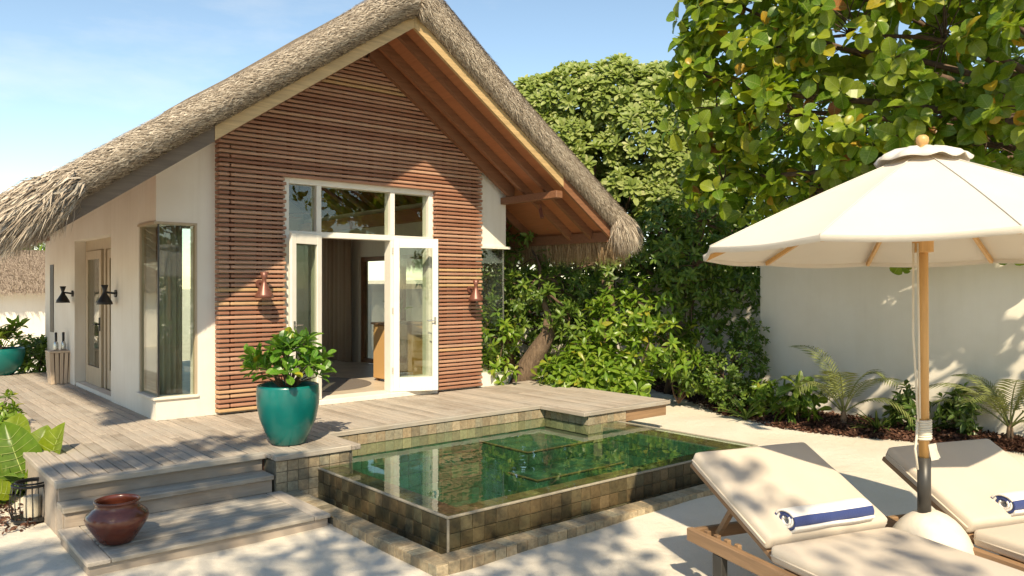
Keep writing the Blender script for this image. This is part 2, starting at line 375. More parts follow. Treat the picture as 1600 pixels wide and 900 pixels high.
# big numpy meshes: a template repeated with frames
def frames(d, nrm):
    d = d / np.linalg.norm(d, axis=1, keepdims=True)
    z = nrm - (nrm * d).sum(1, keepdims=True) * d; z /= np.linalg.norm(z, axis=1, keepdims=True) + 1e-9
    x = np.cross(d, z); return np.stack([x, d, z], 1)        # rows
LC = {}
def cloud(name, tmpl, pos, fr, scl, mat, parent=None, kind='stuff', smooth=False):
    tv, tf = tmpl; n = len(pos); scl = np.asarray(scl, float)
    if scl.ndim == 1: scl = np.repeat(scl[:, None], 3, 1)
    loc = tv[None] * scl[:, None, :]
    V = np.einsum('nvk,nkj->nvj', loc, fr) + pos[:, None, :]
    nv = len(tv); sizes = np.array([len(f) for f in tf]); flat = np.concatenate([np.array(f) for f in tf])
    loops = (flat[None] + (np.arange(n) * nv)[:, None]).ravel(); tot = np.tile(sizes, n); start = np.concatenate([[0], np.cumsum(tot)[:-1]])
    me = D.meshes.new(name); me.vertices.add(n * nv); me.vertices.foreach_set('co', V.ravel())
    me.loops.add(len(loops)); me.loops.foreach_set('vertex_index', loops.astype(np.int32))
    me.polygons.add(len(tot)); me.polygons.foreach_set('loop_start', start.astype(np.int32)); me.polygons.foreach_set('loop_total', tot.astype(np.int32))
    me.update(calc_edges=True); lc = me.attributes.new('lc', 'FLOAT_VECTOR', 'POINT'); lc.data.foreach_set('vector', np.tile(LC.get(id(tv), tv), (n, 1)).astype(np.float32).ravel())
    if smooth: me.polygons.foreach_set('use_smooth', [True] * len(tot))
    me.materials.append(M[mat]); o = obj(name, me, parent)
    if kind: o['kind'] = kind
    return o
def leaf_tmpl(st, fold=.12, curl=.15, tip=0):
    """st: (y, halfwidth) stations; leaf along +Y, face +Z"""
    v = []; f = []; prev = None
    for y, w in st:
        z = -curl * y * y; k = len(v)
        if w < 1e-4: v.append((0, y, z)); cur = (k,)
        else: v += [(-w, y, z + fold * w * 2), (0, y, z), (w, y, z + fold * w * 2)]; cur = (k, k + 1, k + 2)
        if prev:
            if len(prev) == 1 and len(cur) == 3: f += [(prev[0], cur[1], cur[0]), (prev[0], cur[2], cur[1])]
            elif len(prev) == 3 and len(cur) == 1: f += [(prev[0], prev[1], cur[0]), (prev[1], prev[2], cur[0])]
            else: f += [(prev[0], prev[1], cur[1], cur[0]), (prev[1], prev[2], cur[2], cur[1])]
        prev = cur
    return np.array(v, float), f
T_ROUND = leaf_tmpl([(0, 0), (.13, .02), (.2, .17), (.4, .34), (.66, .395), (.86, .28), (.96, .12), (1, 0)], .2, .34)
T_OBO = leaf_tmpl([(0, .015), (.35, .09), (.68, .19), (.9, .14), (1, 0)], .18, .25)
T_NAU = leaf_tmpl([(0, .02), (.3, .085), (.6, .20), (.84, .215), (.96, .11), (1, 0)], .2, .18)
T_LEAF = leaf_tmpl([(0, 0), (.25, .17), (.55, .21), (.82, .11), (1, 0)], .2, .28)
T_SMALL = leaf_tmpl([(0, 0), (.4, .24), (.75, .19), (1, 0)], .15, .2)
T_BLADE = leaf_tmpl([(0, .035), (.4, .045), (.75, .03), (1, 0)], .3, .35)
T_STRAW = (np.array([(-.5, 0, 0), (.5, 0, 0), (.4, .5, .03), (-.4, .5, .03), (0, 1, 0)], float), [(0, 1, 2, 3), (3, 2, 4)])
def rosette_tmpl(n, seed, t=T_OBO, up=(.25, 1.2)):
    r = np.random.default_rng(seed); V = []; Fs = []; lcs = []
    for i in range(n):
        a = i * 2.39996 + r.uniform(-.2, .2); el = lerp(up[0], up[1], i / n) + r.uniform(-.1, .1); s = lerp(1, .6, i / n) * r.uniform(.85, 1.1)
        d = np.array([[math.cos(a) * math.cos(el), math.sin(a) * math.cos(el), math.sin(el)]]); nn = np.array([[-math.cos(a) * math.sin(el), -math.sin(a) * math.sin(el), math.cos(el)]])
        fr = frames(d, nn)[0]; k = len(V); lcs += [tuple(q) for q in t[0]]; V += [tuple(p) for p in (t[0] * s) @ fr]; Fs += [tuple(q + k for q in f) for f in t[1]]
    # axis is +Z here; turn so the rosette axis is +Y to fit frames()
    V = np.array(V); V = np.stack([V[:, 0], V[:, 2], -V[:, 1]], 1); LC[id(V)] = np.array(lcs); return V, Fs
T_ROS = [rosette_tmpl(13, k) for k in range(3)]
T_WHORL = [rosette_tmpl(9, 20 + k, T_LEAF, (-.1, 1.1)) for k in range(3)]
T_GRAPE = [rosette_tmpl(7, 40 + k, T_ROUND, (-.45, .9)) for k in range(3)]
def tmesh(name, t, mat):
    me = D.meshes.new(name); me.from_pydata([tuple(v) for v in t[0]], [], [tuple(f) for f in t[1]]); me.materials.append(M[mat]); me.update(); lc = me.attributes.new('lc', 'FLOAT_VECTOR', 'POINT'); lc.data.foreach_set('vector', np.asarray(LC.get(id(t[0]), t[0]), np.float32).ravel()); return me
def frame_matrix(pos, fr, s):
    m = Matrix.Identity(4); s = s if hasattr(s, '__len__') else (s, s, s)
    for k in range(3):
        for j in range(3): m[j][k] = float(fr[k][j]) * float(s[k])
    m.translation = Vector([float(x) for x in pos]); return m
CAMP = np.array([0, 0, CAMH])
def leaves(parent, tmpl, pos, fr, scl, mat, nparts, name='leaf', rest='foliage', vis=None):
    """the nparts nearest to the camera become parts of their own, the rest one mesh"""
    n = len(pos); d = np.linalg.norm(pos - CAMP, axis=1) / np.maximum(scl, 1e-3)
    if vis is not None: d = d + np.where(vis, 0, 1e5)
    q = (pos - CAMP); dep = q @ np.array(FW); px = 800 + 1228 * (q @ np.array(RT)) / np.maximum(dep, .1); py = 447 - 1228 * q[:, 2] / np.maximum(dep, .1)
    d = d + np.where((dep > 0) & (px > -10) & (px < 1610) & (py > -10) & (py < 910), 0, 1e4)
    o = np.argsort(d); a, b = o[:nparts], o[nparts:]
    if len(a):
        me = tmesh(name, tmpl, mat)
        for i in a: obj(name, me, parent, frame_matrix(pos[i], fr[i], scl[i]))
    if len(b): cloud(rest, tmpl, pos[b], fr[b], scl[b], mat, parent)
def unit(v): return v / (np.linalg.norm(v, axis=-1, keepdims=True) + 1e-9)
def pix(px, py, z):
    v = FW + RT * ((px - 800) / 1228) + Vector((0, 0, 1)) * ((447 - py) / 1228); return Vector((0, 0, CAMH)) + v * ((z - CAMH) / v.z)
def at(px, depth, z):
    p = FW * depth + RT * ((px - 800) / 1228 * depth); return Vector((p.x, p.y, z))
SZ = -.43

# ================================================================== GROUND
def build_ground():
    def axis(fine0, fine1, step, extra):
        a = set(np.round(np.arange(fine0, fine1 + 1e-6, step), 4)) | set(extra)
        for k in (1, 2, 4, 8, 16, 32, 64, 128, 256, 500): a |= {fine0 - k, fine1 + k}
        return np.array(sorted(a))
    xs = axis(-1, 13, .14, (3.3, 7.55, 3.801)); ys = axis(1, 13, .14, (4.7, 7.7)); X, Y = np.meshgrid(xs, ys, indexing='ij')
    r = np.random.default_rng(3); Z = np.zeros_like(X)
    for k in range(26):
        w = r.uniform(1.2, 7.5); a = r.uniform(0, 6.28); Z += .011 / w * np.sin(w * (X * math.cos(a) + Y * math.sin(a)) + r.uniform(0, 6.28))
    Z = np.where((X > -2) & (X < 14) & (Y > 0) & (Y < 14), Z, 0) + SZ
    nx, ny = X.shape; V = np.stack([X, Y, Z], -1).reshape(-1, 3); F = []
    for i in range(nx - 1):
        for j in range(ny - 1):
            cx, cy = (xs[i] + xs[i + 1]) / 2, (ys[j] + ys[j + 1]) / 2
            if 3.3 < cx < 7.55 and 4.7 < cy < 7.7: continue
            k = i * ny + j; F.append((k, k + ny, k + ny + 1, k + 1))
    me = D.meshes.new('sand'); me.from_pydata(V.tolist(), [], F); me.materials.append(M['sand'])
    me.polygons.foreach_set('use_smooth', [True] * len(F)); o = obj('sand', me); tag(o, 'pale raked coral sand covering the garden floor', 'sand', kind='structure')
build_ground()

# ================================================================== DECK
def build_deck():
    dk = thing('deck', 'weathered timber deck of narrow boards round the villa', 'deck', (1.27, 7.12, 0), kind='structure')
    r = random.Random(5); W = .108; g = .012; T = .032
    x = 1.37
    while x < 8.56:
        x1 = min(x + W - g, 8.56); c = (x + x1) / 2
        # y extent
        if c < 2.73: y0, y1 = 7.215, 16.6
        elif c < 3.02: y0, y1 = 7.215, 9.655
        elif c < 3.80: y0, y1 = 7.02, 9.655
        elif c < 7.05: y0, y1 = 7.745, 9.655
        else: y0, y1 = 6.925, (9.655 if c < 8.1 else 9.78)
        y = y0 + 0
        cuts = [y0]
        if y1 - y0 > 4:
            yy = y0 + r.uniform(1.0, 3.6)
            while yy < y1 - .8: cuts.append(yy); yy += r.uniform(2.2, 4)
        elif y1 - y0 > 2.2 and r.random() < .6: cuts.append(y0 + r.uniform(.7, y1 - y0 - .7))
        cuts.append(y1)
        for a, b in zip(cuts, cuts[1:]):
            dz = r.uniform(-.0025, .0015)
            MB().box(x, x1, a + .002, b - .002, -T + dz, dz, .004).build('plank', 'deck_wood', dk)
        x += W
    def nose(x0, x1, y0, y1, mat): MB().box(x0, x1, y0, y1, -.05, .003, .007).build('edge_board', mat, dk)
    nose(1.27, 3.012, 7.115, 7.209, 'deck_wood_across'); nose(1.27, 1.364, 7.215, 16.6, 'deck_wood')
    nose(3.018, 3.80, 6.925, 7.014, 'deck_wood_across'); nose(3.018, 3.11, 7.018, 7.11, 'deck_wood'); nose(3.806, 3.90, 6.925, 7.64, 'deck_wood')
    nose(3.806, 7.05, 7.645, 7.739, 'deck_wood_across'); nose(6.955, 7.045, 6.83, 7.64, 'deck_wood'); nose(7.05, 8.64, 6.83, 6.919, 'deck_wood_across')
    nose(8.566, 8.66, 6.925, 9.78, 'deck_wood')
    # what carries it
    b = MB(); b.box(1.36, 3.0, 7.26, 16.5, SZ - .05, -.06); b.box(2.9, 3.76, 7.2, 9.6, SZ - .05, -.062); b.box(3.85, 7.0, 7.8, 9.6, SZ - .05, -.064); b.box(7.2, 8.3, 7.3, 9.6, SZ - .05, -.066)
    b.build('underframe', 'batten', dk)
    MB().box(7.78, 8.60, 6.875, 6.91, -.20, -.056, .004).build('fascia_board', 'teak', dk)
    MB().box(8.585, 8.62, 6.915, 9.7, -.20, -.056, .004).build('fascia_board', 'teak', dk)
    # steps
    st = thing('deck_steps', 'grey weathered timber steps from the deck down to the sand', 'steps', (1.28, 6.0, SZ), kind='structure')
    MB().box(1.30, 2.99, 7.17, 7.20, -.165, -.053, .004).build('riser', 'riser_wood', st)
    MB().box(1.285, 1.32, 7.205, 8.6, SZ - .04, -.053, .004).build('side_board', 'riser_wood', st)
    for k, (a, c) in enumerate(((6.905, 7.012), (7.017, 7.165))):
        MB().box(1.283 + .002 * k, 2.992, a, c, -.205, -.16, .006).build('tread', 'deck_wood_across', st)
    MB().box(1.30, 2.985, 6.935, 6.965, -.325, -.208, .004).build('riser', 'riser_wood', st)
    MB().box(1.288, 1.318, 6.97, 7.20, SZ - .04, -.208, .004).build('side_board', 'riser_wood', st)
    # platform
    def pl(x0, x1, y0, y1, m, z=-.32): MB().box(x0, x1, y0, y1, z - .032, z, .005).build('plank', m, st)
    pl(1.25, 1.40, 5.955, 6.93, 'deck_wood'); pl(2.93, 3.07, 5.955, 6.93, 'deck_wood'); pl(1.405, 2.925, 5.955, 6.045, 'deck_wood_across')
    y = 6.05
    while y < 6.9:
        pl(1.405, 2.925, y, min(y + .086, 6.93), 'deck_wood_across', -.32 + random.uniform(-.002, .001)); y += .1005
    u = MB(); u.box(1.305, 3.025, 6.02, 6.9, SZ - .03, -.358); u.box(1.325, 2.98, 6.97, 7.16, SZ - .03, -.21); u.build('underframe', 'batten', st)  # solid dark boxes added so light does not show through the board gaps
    MB().box(1.27, 3.06, 5.985, 6.015, SZ - .04, -.355, .004).build('riser', 'riser_wood', st)
    MB().box(1.27, 1.30, 6.02, 6.93, SZ - .04, -.355, .004).build('side_board', 'riser_wood', st)
    MB().box(3.03, 3.06, 6.02, 6.93, SZ - .04, -.355, .004).build('side_board', 'riser_wood', st)
build_deck()

# ================================================================== POOL
def tiled(parent, o, u, v, n, lu, lv, tu, tv, mat, name='tile', thick=.012, stag=0, jit=.003, rnd=random.Random(1), join=None):
    """tiles on a rectangle: origin o, axes u,v (unit), outward n"""
    o, u, v, n = (Vector(a) for a in (o, u, v, n)); nu = max(1, round(lu / tu)); nv = max(1, round(lv / tv)); su = lu / nu; sv = lv / nv; G = .005
    for j in range(nv):
        for i in range(nu):
            t = thick + rnd.uniform(0, jit); a0, a1 = i * su + G / 2, (i + 1) * su - G / 2; b0, b1 = j * sv + G / 2, (j + 1) * sv - G / 2; c = .003
            p = lambda a, b, h: o + u * a + v * b + n * h
            vs = [p(a0, b0, 0), p(a1, b0, 0), p(a1, b1, 0), p(a0, b1, 0), p(a0, b0, t - c), p(a1, b0, t - c), p(a1, b1, t - c), p(a0, b1, t - c),
                  p(a0 + c, b0 + c, t), p(a1 - c, b0 + c, t), p(a1 - c, b1 - c, t), p(a0 + c, b1 - c, t)]
            fs = [(k, (k + 1) % 4, 4 + (k + 1) % 4, 4 + k) for k in range(4)] + [(4 + k, 4 + (k + 1) % 4, 8 + (k + 1) % 4, 8 + k) for k in range(4)] + [(8, 9, 10, 11)]
            mb = join if join is not None else MB(); mb.add(vs, fs)
            if join is None: mb.build(name, mat, parent, fix=False)
def build_pool():
    RZ = -.17; PX0, PX1, PY0 = 3.45, 7.60, 4.82; X, Y, Z = (1, 0, 0), (0, 1, 0), (0, 0, 1); NX, NY = (-1, 0, 0), (0, -1, 0)
    p = thing('plunge_pool', 'small raised plunge pool clad in dark slate tiles, green inside', 'pool', (PX0, PY0, SZ))
    LZ = -.196; LW = .27
    c = MB()   # masonry core
    c.box(PX0 + .012, PX1, PY0 + .012, PY0 + LW, -1.15, LZ - .012); c.box(PX0 + .012, PX0 + LW, PY0 + LW, 7.64, -1.15, LZ - .012)
    c.box(PX1 - LW, PX1, PY0 + LW, 6.96, -1.15, LZ - .012); c.box(PX0 + LW, PX1 - LW, PY0 + LW, 7.66, -1.3, -1.05)
    c.box(3.02, 3.79, 6.962, 7.3, SZ - .1, -.055); c.box(3.79, 7.12, 7.672, 7.78, -1.3, -.055); c.box(7.072, 7.76, 6.872, 7.672, -1.3, -.055); c.box(3.79, 3.81, 6.962, 7.672, -1.3, -.055)
    c.build('core', 'grout', p)
    r = random.Random(9)
    tiled(p, (PX0, PY0 + .012, -.53), X, Z, NY, PX1 - PX0, .345, .118, .115, 'slate_wet', rnd=r)
    tiled(p, (PX0 + .012, 6.95, -.53), NY, Z, NX, 6.95 - PY0, .345, .118, .115, 'slate_wet', rnd=r)
    tiled(p, (3.03, 6.962, -.46), X, Z, NY, .76, .405, .115, .10, 'slate_dry', rnd=r)
    tiled(p, (3.81, 7.672, -.29), X, Z, NY, 3.25, .235, .118, .117, 'slate_dry', rnd=r)
    tiled(p, (7.072, 7.66, -.29), NY, Z, NX, .78, .235, .118, .117, 'slate_dry', rnd=r)
    tiled(p, (7.06, 6.872, -.40), X, Z, NY, .70, .345, .118, .115, 'slate_dry', rnd=r)
    tiled(p, (3.81, 6.95, -.29), Y, Z, X, .72, .235, .118, .117, 'slate_dry', rnd=r)
    led = MB()
    for o, u, v, lu, lv in (((PX0 + .03, PY0 + .03, LZ - .012), X, Y, PX1 - PX0 - .06, LW - .03), ((PX0 + .03, PY0 + LW + .003, LZ - .012), X, Y, LW - .03, 6.95 - PY0 - LW), ((PX1 - LW, PY0 + LW + .003, LZ - .012), X, Y, LW - .03, 6.86 - PY0 - LW)):
        tiled(p, o, u, v, Z, lu, lv, .118, .118, None, rnd=r, join=led, jit=.001)
    o = led.build('ledge_tiles', 'slate_ledge', p, fix=False); o['kind'] = 'stuff'
    deep = MB(); d0, d1, e0 = PX0 + LW, PX1 - LW, PY0 + LW
    tiled(p, (d0, e0, -1.05), X, Y, Z, d1 - d0, 7.66 - e0, .15, .15, None, rnd=r, join=deep)
    tiled(p, (d0, e0, -1.05), X, Z, Y, d1 - d0, .83, .15, .138, None, rnd=r, join=deep)
    tiled(p, (d0, e0, -1.05), Y, Z, X, 7.66 - e0, .83, .15, .138, None, rnd=r, join=deep)
    tiled(p, (d1, e0, -1.05), Y, Z, NX, 6.87 - e0, .83, .15, .138, None, rnd=r, join=deep)
    tiled(p, (d0, 7.672, -1.05), X, Z, NY, 7.06 - d0, .76, .15, .15, None, rnd=r, join=deep)
    # bench and steps under water in the far corner
    for (x0, x1, y0, y1, z) in ((5.95, 7.04, 6.75, 7.66, -.34), (5.65, 7.04, 6.25, 6.74, -.52), (6.1, 7.33, 5.75, 6.24, -.70)):
        MB().box(x0 + .012, x1, y0 + .012, y1, -1.05, z - .012).build('underwater_step', 'grout', p)
        tiled(p, (x0, y0, z - .012), X, Y, Z, x1 - x0, y1 - y0, .15, .15, None, rnd=r, join=deep)
        tiled(p, (x0, y0 + .012, -1.05), X, Z, NY, x1 - x0, z + 1.03, .15, .15, None, rnd=r, join=deep)
        tiled(p, (x0 + .012, y0, -1.05), Y, Z, NX, y1 - y0, z + 1.03, .15, .15, None, rnd=r, join=deep)
        e = MB(); e.box(x0 - .004, x1, y0 - .004, y0 + .016, z - .002, z + .008); e.box(x0 - .004, x0 + .016, y0 + .018, y1, z - .002, z + .008); e.build('step_edge', 'slate_ledge', p)
    o = deep.build('basin_tiles', 'slate_deep', p, fix=False); o['kind'] = 'stuff'
    t = MB(); t.box(PX0 - .008, PX1, PY0 - .008, PY0 + .018, -.184, -.166, .004); t.box(PX0 - .008, PX0 + .018, PY0 + .02, 6.95, -.184, -.166, .004); t.box(PX1 - .02, PX1 + .006, PY0 + .02, 6.86, -.184, -.166, .004)
    t.box(PX0 - .008, PX0 + .010, PY0 - .0105, PY0 + .006, -.53, -.186, .003)
    t.build('rim_trim', 'grout_pale', p)
    w = MB(); WZ = -.1745
    w.add([(PX0 + .016, PY0 + .016, WZ), (PX1 - .018, PY0 + .016, WZ), (PX1 - .018, 6.868, WZ), (7.066, 6.868, WZ), (7.066, 7.668, WZ), (3.815, 7.668, WZ), (3.815, 6.956, WZ), (PX0 + .016, 6.956, WZ)], [tuple(range(8))])
    w.build('water', 'water', p, fix=False)
    # overflow channel and kerb
    g = MB(); g.box(3.25, PX0 + .01, 4.62, 6.95, -.56, -.50); g.box(PX0 + .012, 7.9, 4.62, PY0 + .01, -.56, -.501)
    g.build('overflow_channel', 'pebble', p)
    k = thing('pool_kerb', 'low kerb of pale slate tiles round the foot of the pool', 'kerb', (3.09, 4.45, SZ))
    cz = -.362
    c = MB(); c.box(3.102, 3.248, 4.462, 6.94, -.6, cz); c.box(3.249, 8.0, 4.462, 4.618, -.6, cz - .0005); c.build('core', 'grout', k)
    tiled(k, (3.09, 4.625, cz), Y, X, Z, 6.95 - 4.625, .165, .105, .165, 'slate_dry', rnd=r)
    tiled(k, (3.09, 4.45, cz), X, Y, Z, 4.91, .172, .105, .172, 'slate_dry', rnd=r)
    tiled(k, (3.09, 4.462, -.47), X, Z, NY, 4.91, .115, .105, .115, 'slate_dry', rnd=r)
    tiled(k, (3.102, 5.95, -.47), NY, Z, NX, 1.5, .115, .105, .115, 'slate_dry', rnd=r)
build_pool()

# ================================================================== VILLA
RX, RZ0, SL = 5.43, 4.81, .69          # ridge x, underside height, slope
def roofz(x, off=0): return RZ0 + off - SL * abs(x - RX)
YF, WY = 8.30, 9.66                     # front of roof, front wall face
VX0, VX1, VY1 = 2.75, 8.05, 16.7
def build_villa():
    v = thing('villa', 'white villa with thatched gable roof and reddish slatted timber front', 'villa', (RX, WY, 0))
    wl = []
    def wall(poly, y0, y1): wl.append(MB().prism(poly, 1, y0, y1).build('wall', 'plaster', v))
    up = .10
    def top(x): return roofz(x, up)
    wall([(VX0, 0), (3.5, 0), (3.5, top(3.5)), (VX0, top(VX0)), (VX0, 2.30), (3.205, 2.30), (3.205, .236), (VX0, .236)], WY, WY + .2)
    wall([(3.502, 0), (4.27, 0), (4.27, 3.02), (3.502, 3.02)], WY + .002, WY + .2)
    wall([(6.63, 0), (7.45, 0), (7.45, 3.02), (6.63, 3.02)], WY + .002, WY + .2)
    wall([(3.502, 3.022), (7.45, 3.022), (7.45, top(7.45)), (RX, top(RX)), (3.502, top(3.502))], WY + .002, WY + .2)
    wall([(7.452, 2.20), (VX1, 2.20), (VX1, top(VX1)), (7.452, top(7.452))], WY, WY + .2)
    MB().box(VX0, 3.2, WY + .202, 10.36, 0, .235).build('window_plinth', 'plaster', v)
    MB().box(7.47, 8.09, WY - .012, 10.4, 0, .215).build('window_plinth', 'plaster', v)
    b = MB(); b.box(VX0 - .035, 3.235, WY - .028, WY + .1, .237, .27, .006); b.box(VX0 - .035, VX0 + .1, WY + .102, 10.37, .237, .27, .006); b.build('window_sill', 'plaster', v)
    # side walls
    zt = roofz(VX0, up)
    def side(x0, x1, y0, y1, z0, z1): MB().box(x0, x1, y0, y1, z0, z1).build('wall', 'plaster', v)
    side(VX0 + .0, VX0 + .2, WY + .202, 10.36, 2.30, zt); side(VX0, VX0 + .2, 10.362, 11.70, 0, zt)
    side(VX0 + .003, VX0 + .2, 11.702, 13.95, 2.28, zt); side(VX0 + .003, VX0 + .2, 13.952, 15.4, 0, zt); side(VX0 + .06, VX0 + .26, 15.402, VY1, 0, zt)
    side(VX0 + .202, VX0 + .75, 13.952, 14.1, 0, 2.35); side(VX0 + .202, VX0 + .75, 11.702, 13.95, 2.281, 2.42); side(VX0 + .202, VX0 + .75, 11.55, 11.70, 0, 2.35)
    side(VX1 - .2, VX1, WY + .202, 10.4, 2.20, zt); side(VX1 - .2, VX1 - .003, 10.402, 11.0, 0, zt); side(VX1 - .2, VX1 - .003, 11.002, 14.0, 2.15, zt); side(VX1 - .2, VX1 - .003, 14.002, VY1, 0, zt)
    wall([(VX0 + .27, 0), (3.4, 0), (3.4, 2.75), (7.4, 2.75), (7.4, 0), (VX1 - .21, 0), (VX1 - .21, top(VX1 - .21)), (RX, top(RX)), (VX0 + .27, top(VX0 + .27))], VY1 - .2, VY1)  # opening in this unseen wall is added to let sky light in
    MB().box(3.401, 7.399, VY1 - .1, VY1 - .09, .05, 2.749).build('window_pane', 'glass', v)  # pane of the added back opening that brightens the room
    MB().box(2.97, VX1 - .21, WY + .21, VY1 - .21, -.1, .045).build('floor', 'interior_floor', v)
    # corner glazing, left and right
    w = MB().box(VX0 + .03, 3.20, WY + .03, WY + .042, .27, 2.295).build('window_pane', 'glass', v)
    MB().box(VX0 + .03, VX0 + .042, WY + .05, 10.33, .27, 2.295).build('window_pane', 'glass', v)
    f = MB(); f.box(3.195, 3.218, WY - .006, WY + .08, .27, 2.30); f.box(VX0 - .02, 3.218, WY - .01, WY + .08, 2.297, 2.325); f.box(VX0 - .02, VX0 + .08, WY + .082, 10.36, 2.297, 2.325); f.box(VX0 + .01, VX0 + .08, 10.335, 10.36, .27, 2.296)
    f.build('window_frame', 'frame_wood', v)
    MB().box(VX0 + .028, VX0 + .046, WY + .026, WY + .046, .27, 2.296).build('glass_edge', 'grey_metal', v)
    MB().box(7.46, 8.03, WY + .03, WY + .042, .216, 2.199).build('window_pane', 'glass', v); MB().box(8.018, 8.03, WY + .05, 10.4, .216, 2.199).build('window_pane', 'glass', v)
    MB().box(8.016, 8.034, WY + .026, WY + .046, .216, 2.199).build('glass_edge', 'steel', v)
    MB().box(7.44, 8.12, WY - .03, 10.4, 2.16, 2.198).build('window_head', 'plaster', v)
    # narrow slot window far along the side wall
    MB().box(VX0 + .05, VX0 + .064, 15.9, 16.2, .75, 1.95).build('slot_window', 'dark_metal', v)
    # side door in its recess
    q = VX0 + .16
    d = MB(); d.box(q, q + .08, 11.704, 13.94, 2.12, 2.278); d.box(q, q + .08, 13.82, 13.948, 0.06, 2.118); d.box(q + .001, q + .08, 12.70, 12.80, 0.06, 2.118); d.box(q, q + .08, 11.704, 11.8, .06, 2.118)
    d.build('side_door_frame', 'frame_wood', v)
    for (y0, y1, ox) in ((12.83, 13.80, -.03), (11.82, 12.68, .02)):
        sd = MB(); x0, x1 = q + ox, q + ox + .04
        sd.box(x0, x1, y0, y0 + .12, .06, 2.11, .004); sd.box(x0, x1, y1 - .12, y1, .06, 2.11, .004); sd.box(x0 + .001, x1 - .001, y0 + .121, y1 - .121, .06, .34); sd.box(x0 + .001, x1 - .001, y0 + .121, y1 - .121, 1.98, 2.11)
        sdo = sd.build('side_door', 'frame_wood', v); MB().box(x0 + .014, x0 + .024, y0 + .12, y1 - .12, .34, 1.98).build('door_pane', 'glass', sdo)
        h = MB(); h.tube([(x0, y0 + .06, 1.0), (x0 - .06, y0 + .06, 1.0), (x0 - .06, y0 + .19, 1.0)], .011, 8); h.box(x0 - .015, x0 - .001, y0 + .035, y0 + .085, .9, 1.1); h.build('door_handle', 'black_metal', sdo)
    MB().box(VX0 + .02, VX0 + .155, 11.705, 13.945, -.02, .055).build('threshold', 'plaster', v)

    # slatted screen
    b = MB()
    for x in (3.60, 3.95, 4.15, 6.80, 7.1, 7.35): b.box(x, x + .05, WY - .06, WY - .002, .03, min(3.0, 9))
    for x in (3.95, 4.35, 4.75, 5.15, 5.55, 5.95, 6.35, 6.8, 7.1, 7.35): b.box(x, x + .05, WY - .06, WY - .002, 3.03, roofz(x + (.05 if x > RX else 0), -.05))
    scr = b.build('slat_screen', 'batten', v)
    PITCH, SH, F0, F1 = .0565, .0385, WY - .135, WY - .062; r = random.Random(4)
    z = .035; k = 0
    while z < 4.70:
        half = (RZ0 - .03 - z - SH) / SL; xa = max(3.43, RX - half); xb = min(7.48, RX + half)
        full = xa <= 3.4301
        def slat(x0, x1, lret=False, rret=False, seg=False):
            jj = r.uniform(-.002, .002); m = MB()
            a = x0
            if seg: m.box(x0, x0 + .135, F0 + jj, F1, z, z + SH, .008); a = x0 + .148
            m.box(a, x1, F0 + jj, F1, z, z + SH, .008)
            if lret: m.box(x0 + .002, x0 + .045, F1 + .001, WY - .001, z + .001, z + SH - .001)
            if rret: m.box(x1 - .045, x1 - .002, F1 + .001, WY - .001, z + .001, z + SH - .001)
            m.build('slat', 'slat_wood', scr)
        if z + SH < 2.99:
            e = .02 if k % 2 else 0
            slat(3.43, 4.295 - e, True, True, k % 2 == 1); slat(6.60 + e * .5, 7.48 - e, True, True, False)
        else: slat(xa, xb - (.02 if k % 2 and full else 0), full, full, full and k % 2 == 1)
        z += PITCH; k += 1

    # entrance: frame, transom, sidelights
    fr = MB(); y0, y1 = WY - .05, WY + .12
    fr.box(4.28, 4.365, y0, y1, .0, 2.99, .004); fr.box(6.535, 6.625, y0, y1, 0, 2.99, .004); fr.box(4.366, 6.534, y0, y1, 2.90, 2.99, .004); fr.box(4.366, 6.534, y0 + .004, y1, 2.215, 2.29, .004)
    for x in (4.785, 5.92): fr.box(x - .035, x + .035, y0 + .002, y1, 2.291, 2.899, .003); fr.box(x - .035, x + .035, y0 + .002, y1, .07, 2.214, .003)
    fr.box(4.366, 4.749, y0 + .003, y1, .07, .26, .003); fr.box(5.956, 6.534, y0 + .003, y1, .07, .26, .003)
    fo = fr.build('entrance_frame', 'white_paint', v)
    for x0, x1, z0, z1 in ((4.366, 4.749, .26, 2.214), (5.956, 6.534, .26, 2.214), (4.366, 4.749, 2.291, 2.899), (4.821, 5.884, 2.291, 2.899), (5.956, 6.534, 2.291, 2.899)):
        MB().box(x0 + .001, x1 - .001, WY + .02, WY + .028, z0 + .001, z1 - .001).build('pane', 'glass', fo)
    MB().box(4.28, 6.62, WY - .16, WY + .21, .0, .068, .006).build('threshold', 'plaster', v)
    def door(hx, hy, ang, L, label):
        Mw = Matrix.Translation((hx, hy, .075)) @ Matrix.Rotation(ang, 4, 'Z'); H = 2.17; s = .085; t = .022
        m = MB(); m.box(0, s, -t, t, 0, H, .003); m.box(L - s, L, -t, t, 0, H, .003); m.box(s + .0005, L - s - .0005, -t + .001, t - .001, 0, .2); m.box(s + .0005, L - s - .0005, -t + .001, t - .001, H - .13, H)
        d = m.build('french_door', 'white_paint', v, Mw=Mw); d['label'] = label
        MB().box(s, L - s, -.004, .004, .2, H - .13).build('pane', 'glass', d, Mw=Mw)
        h = MB()
        for sg in (-1, 1): h.tube([(L - .045, sg * .02, 1.0), (L - .045, sg * .065, 1.0), (L - .15, sg * .068, 1.0)], .009, 8)
        h.box(L - .06, L - .03, -.03, .03, .95, 1.05); h.build('door_handle', 'steel', d, Mw=Mw)
        q = MB()
        for zz in (.25, 1.1, 1.95): q.tube([(0, .0, zz), (0, 0, zz + .09)], .012, 8)
        q.build('hinge', 'steel', d, Mw=Mw)
    door(4.80, WY - .065, math.radians(180 + 22), .56, 'left leaf of the white glazed double door, swung open')
    door(5.92, WY - .065, math.radians(-25), .64, 'right leaf of the white glazed double door, swung open')

    # ---------------- roof
    XL, XR, YB = 1.38, 9.16, 17.6; r2 = np.random.default_rng(2)
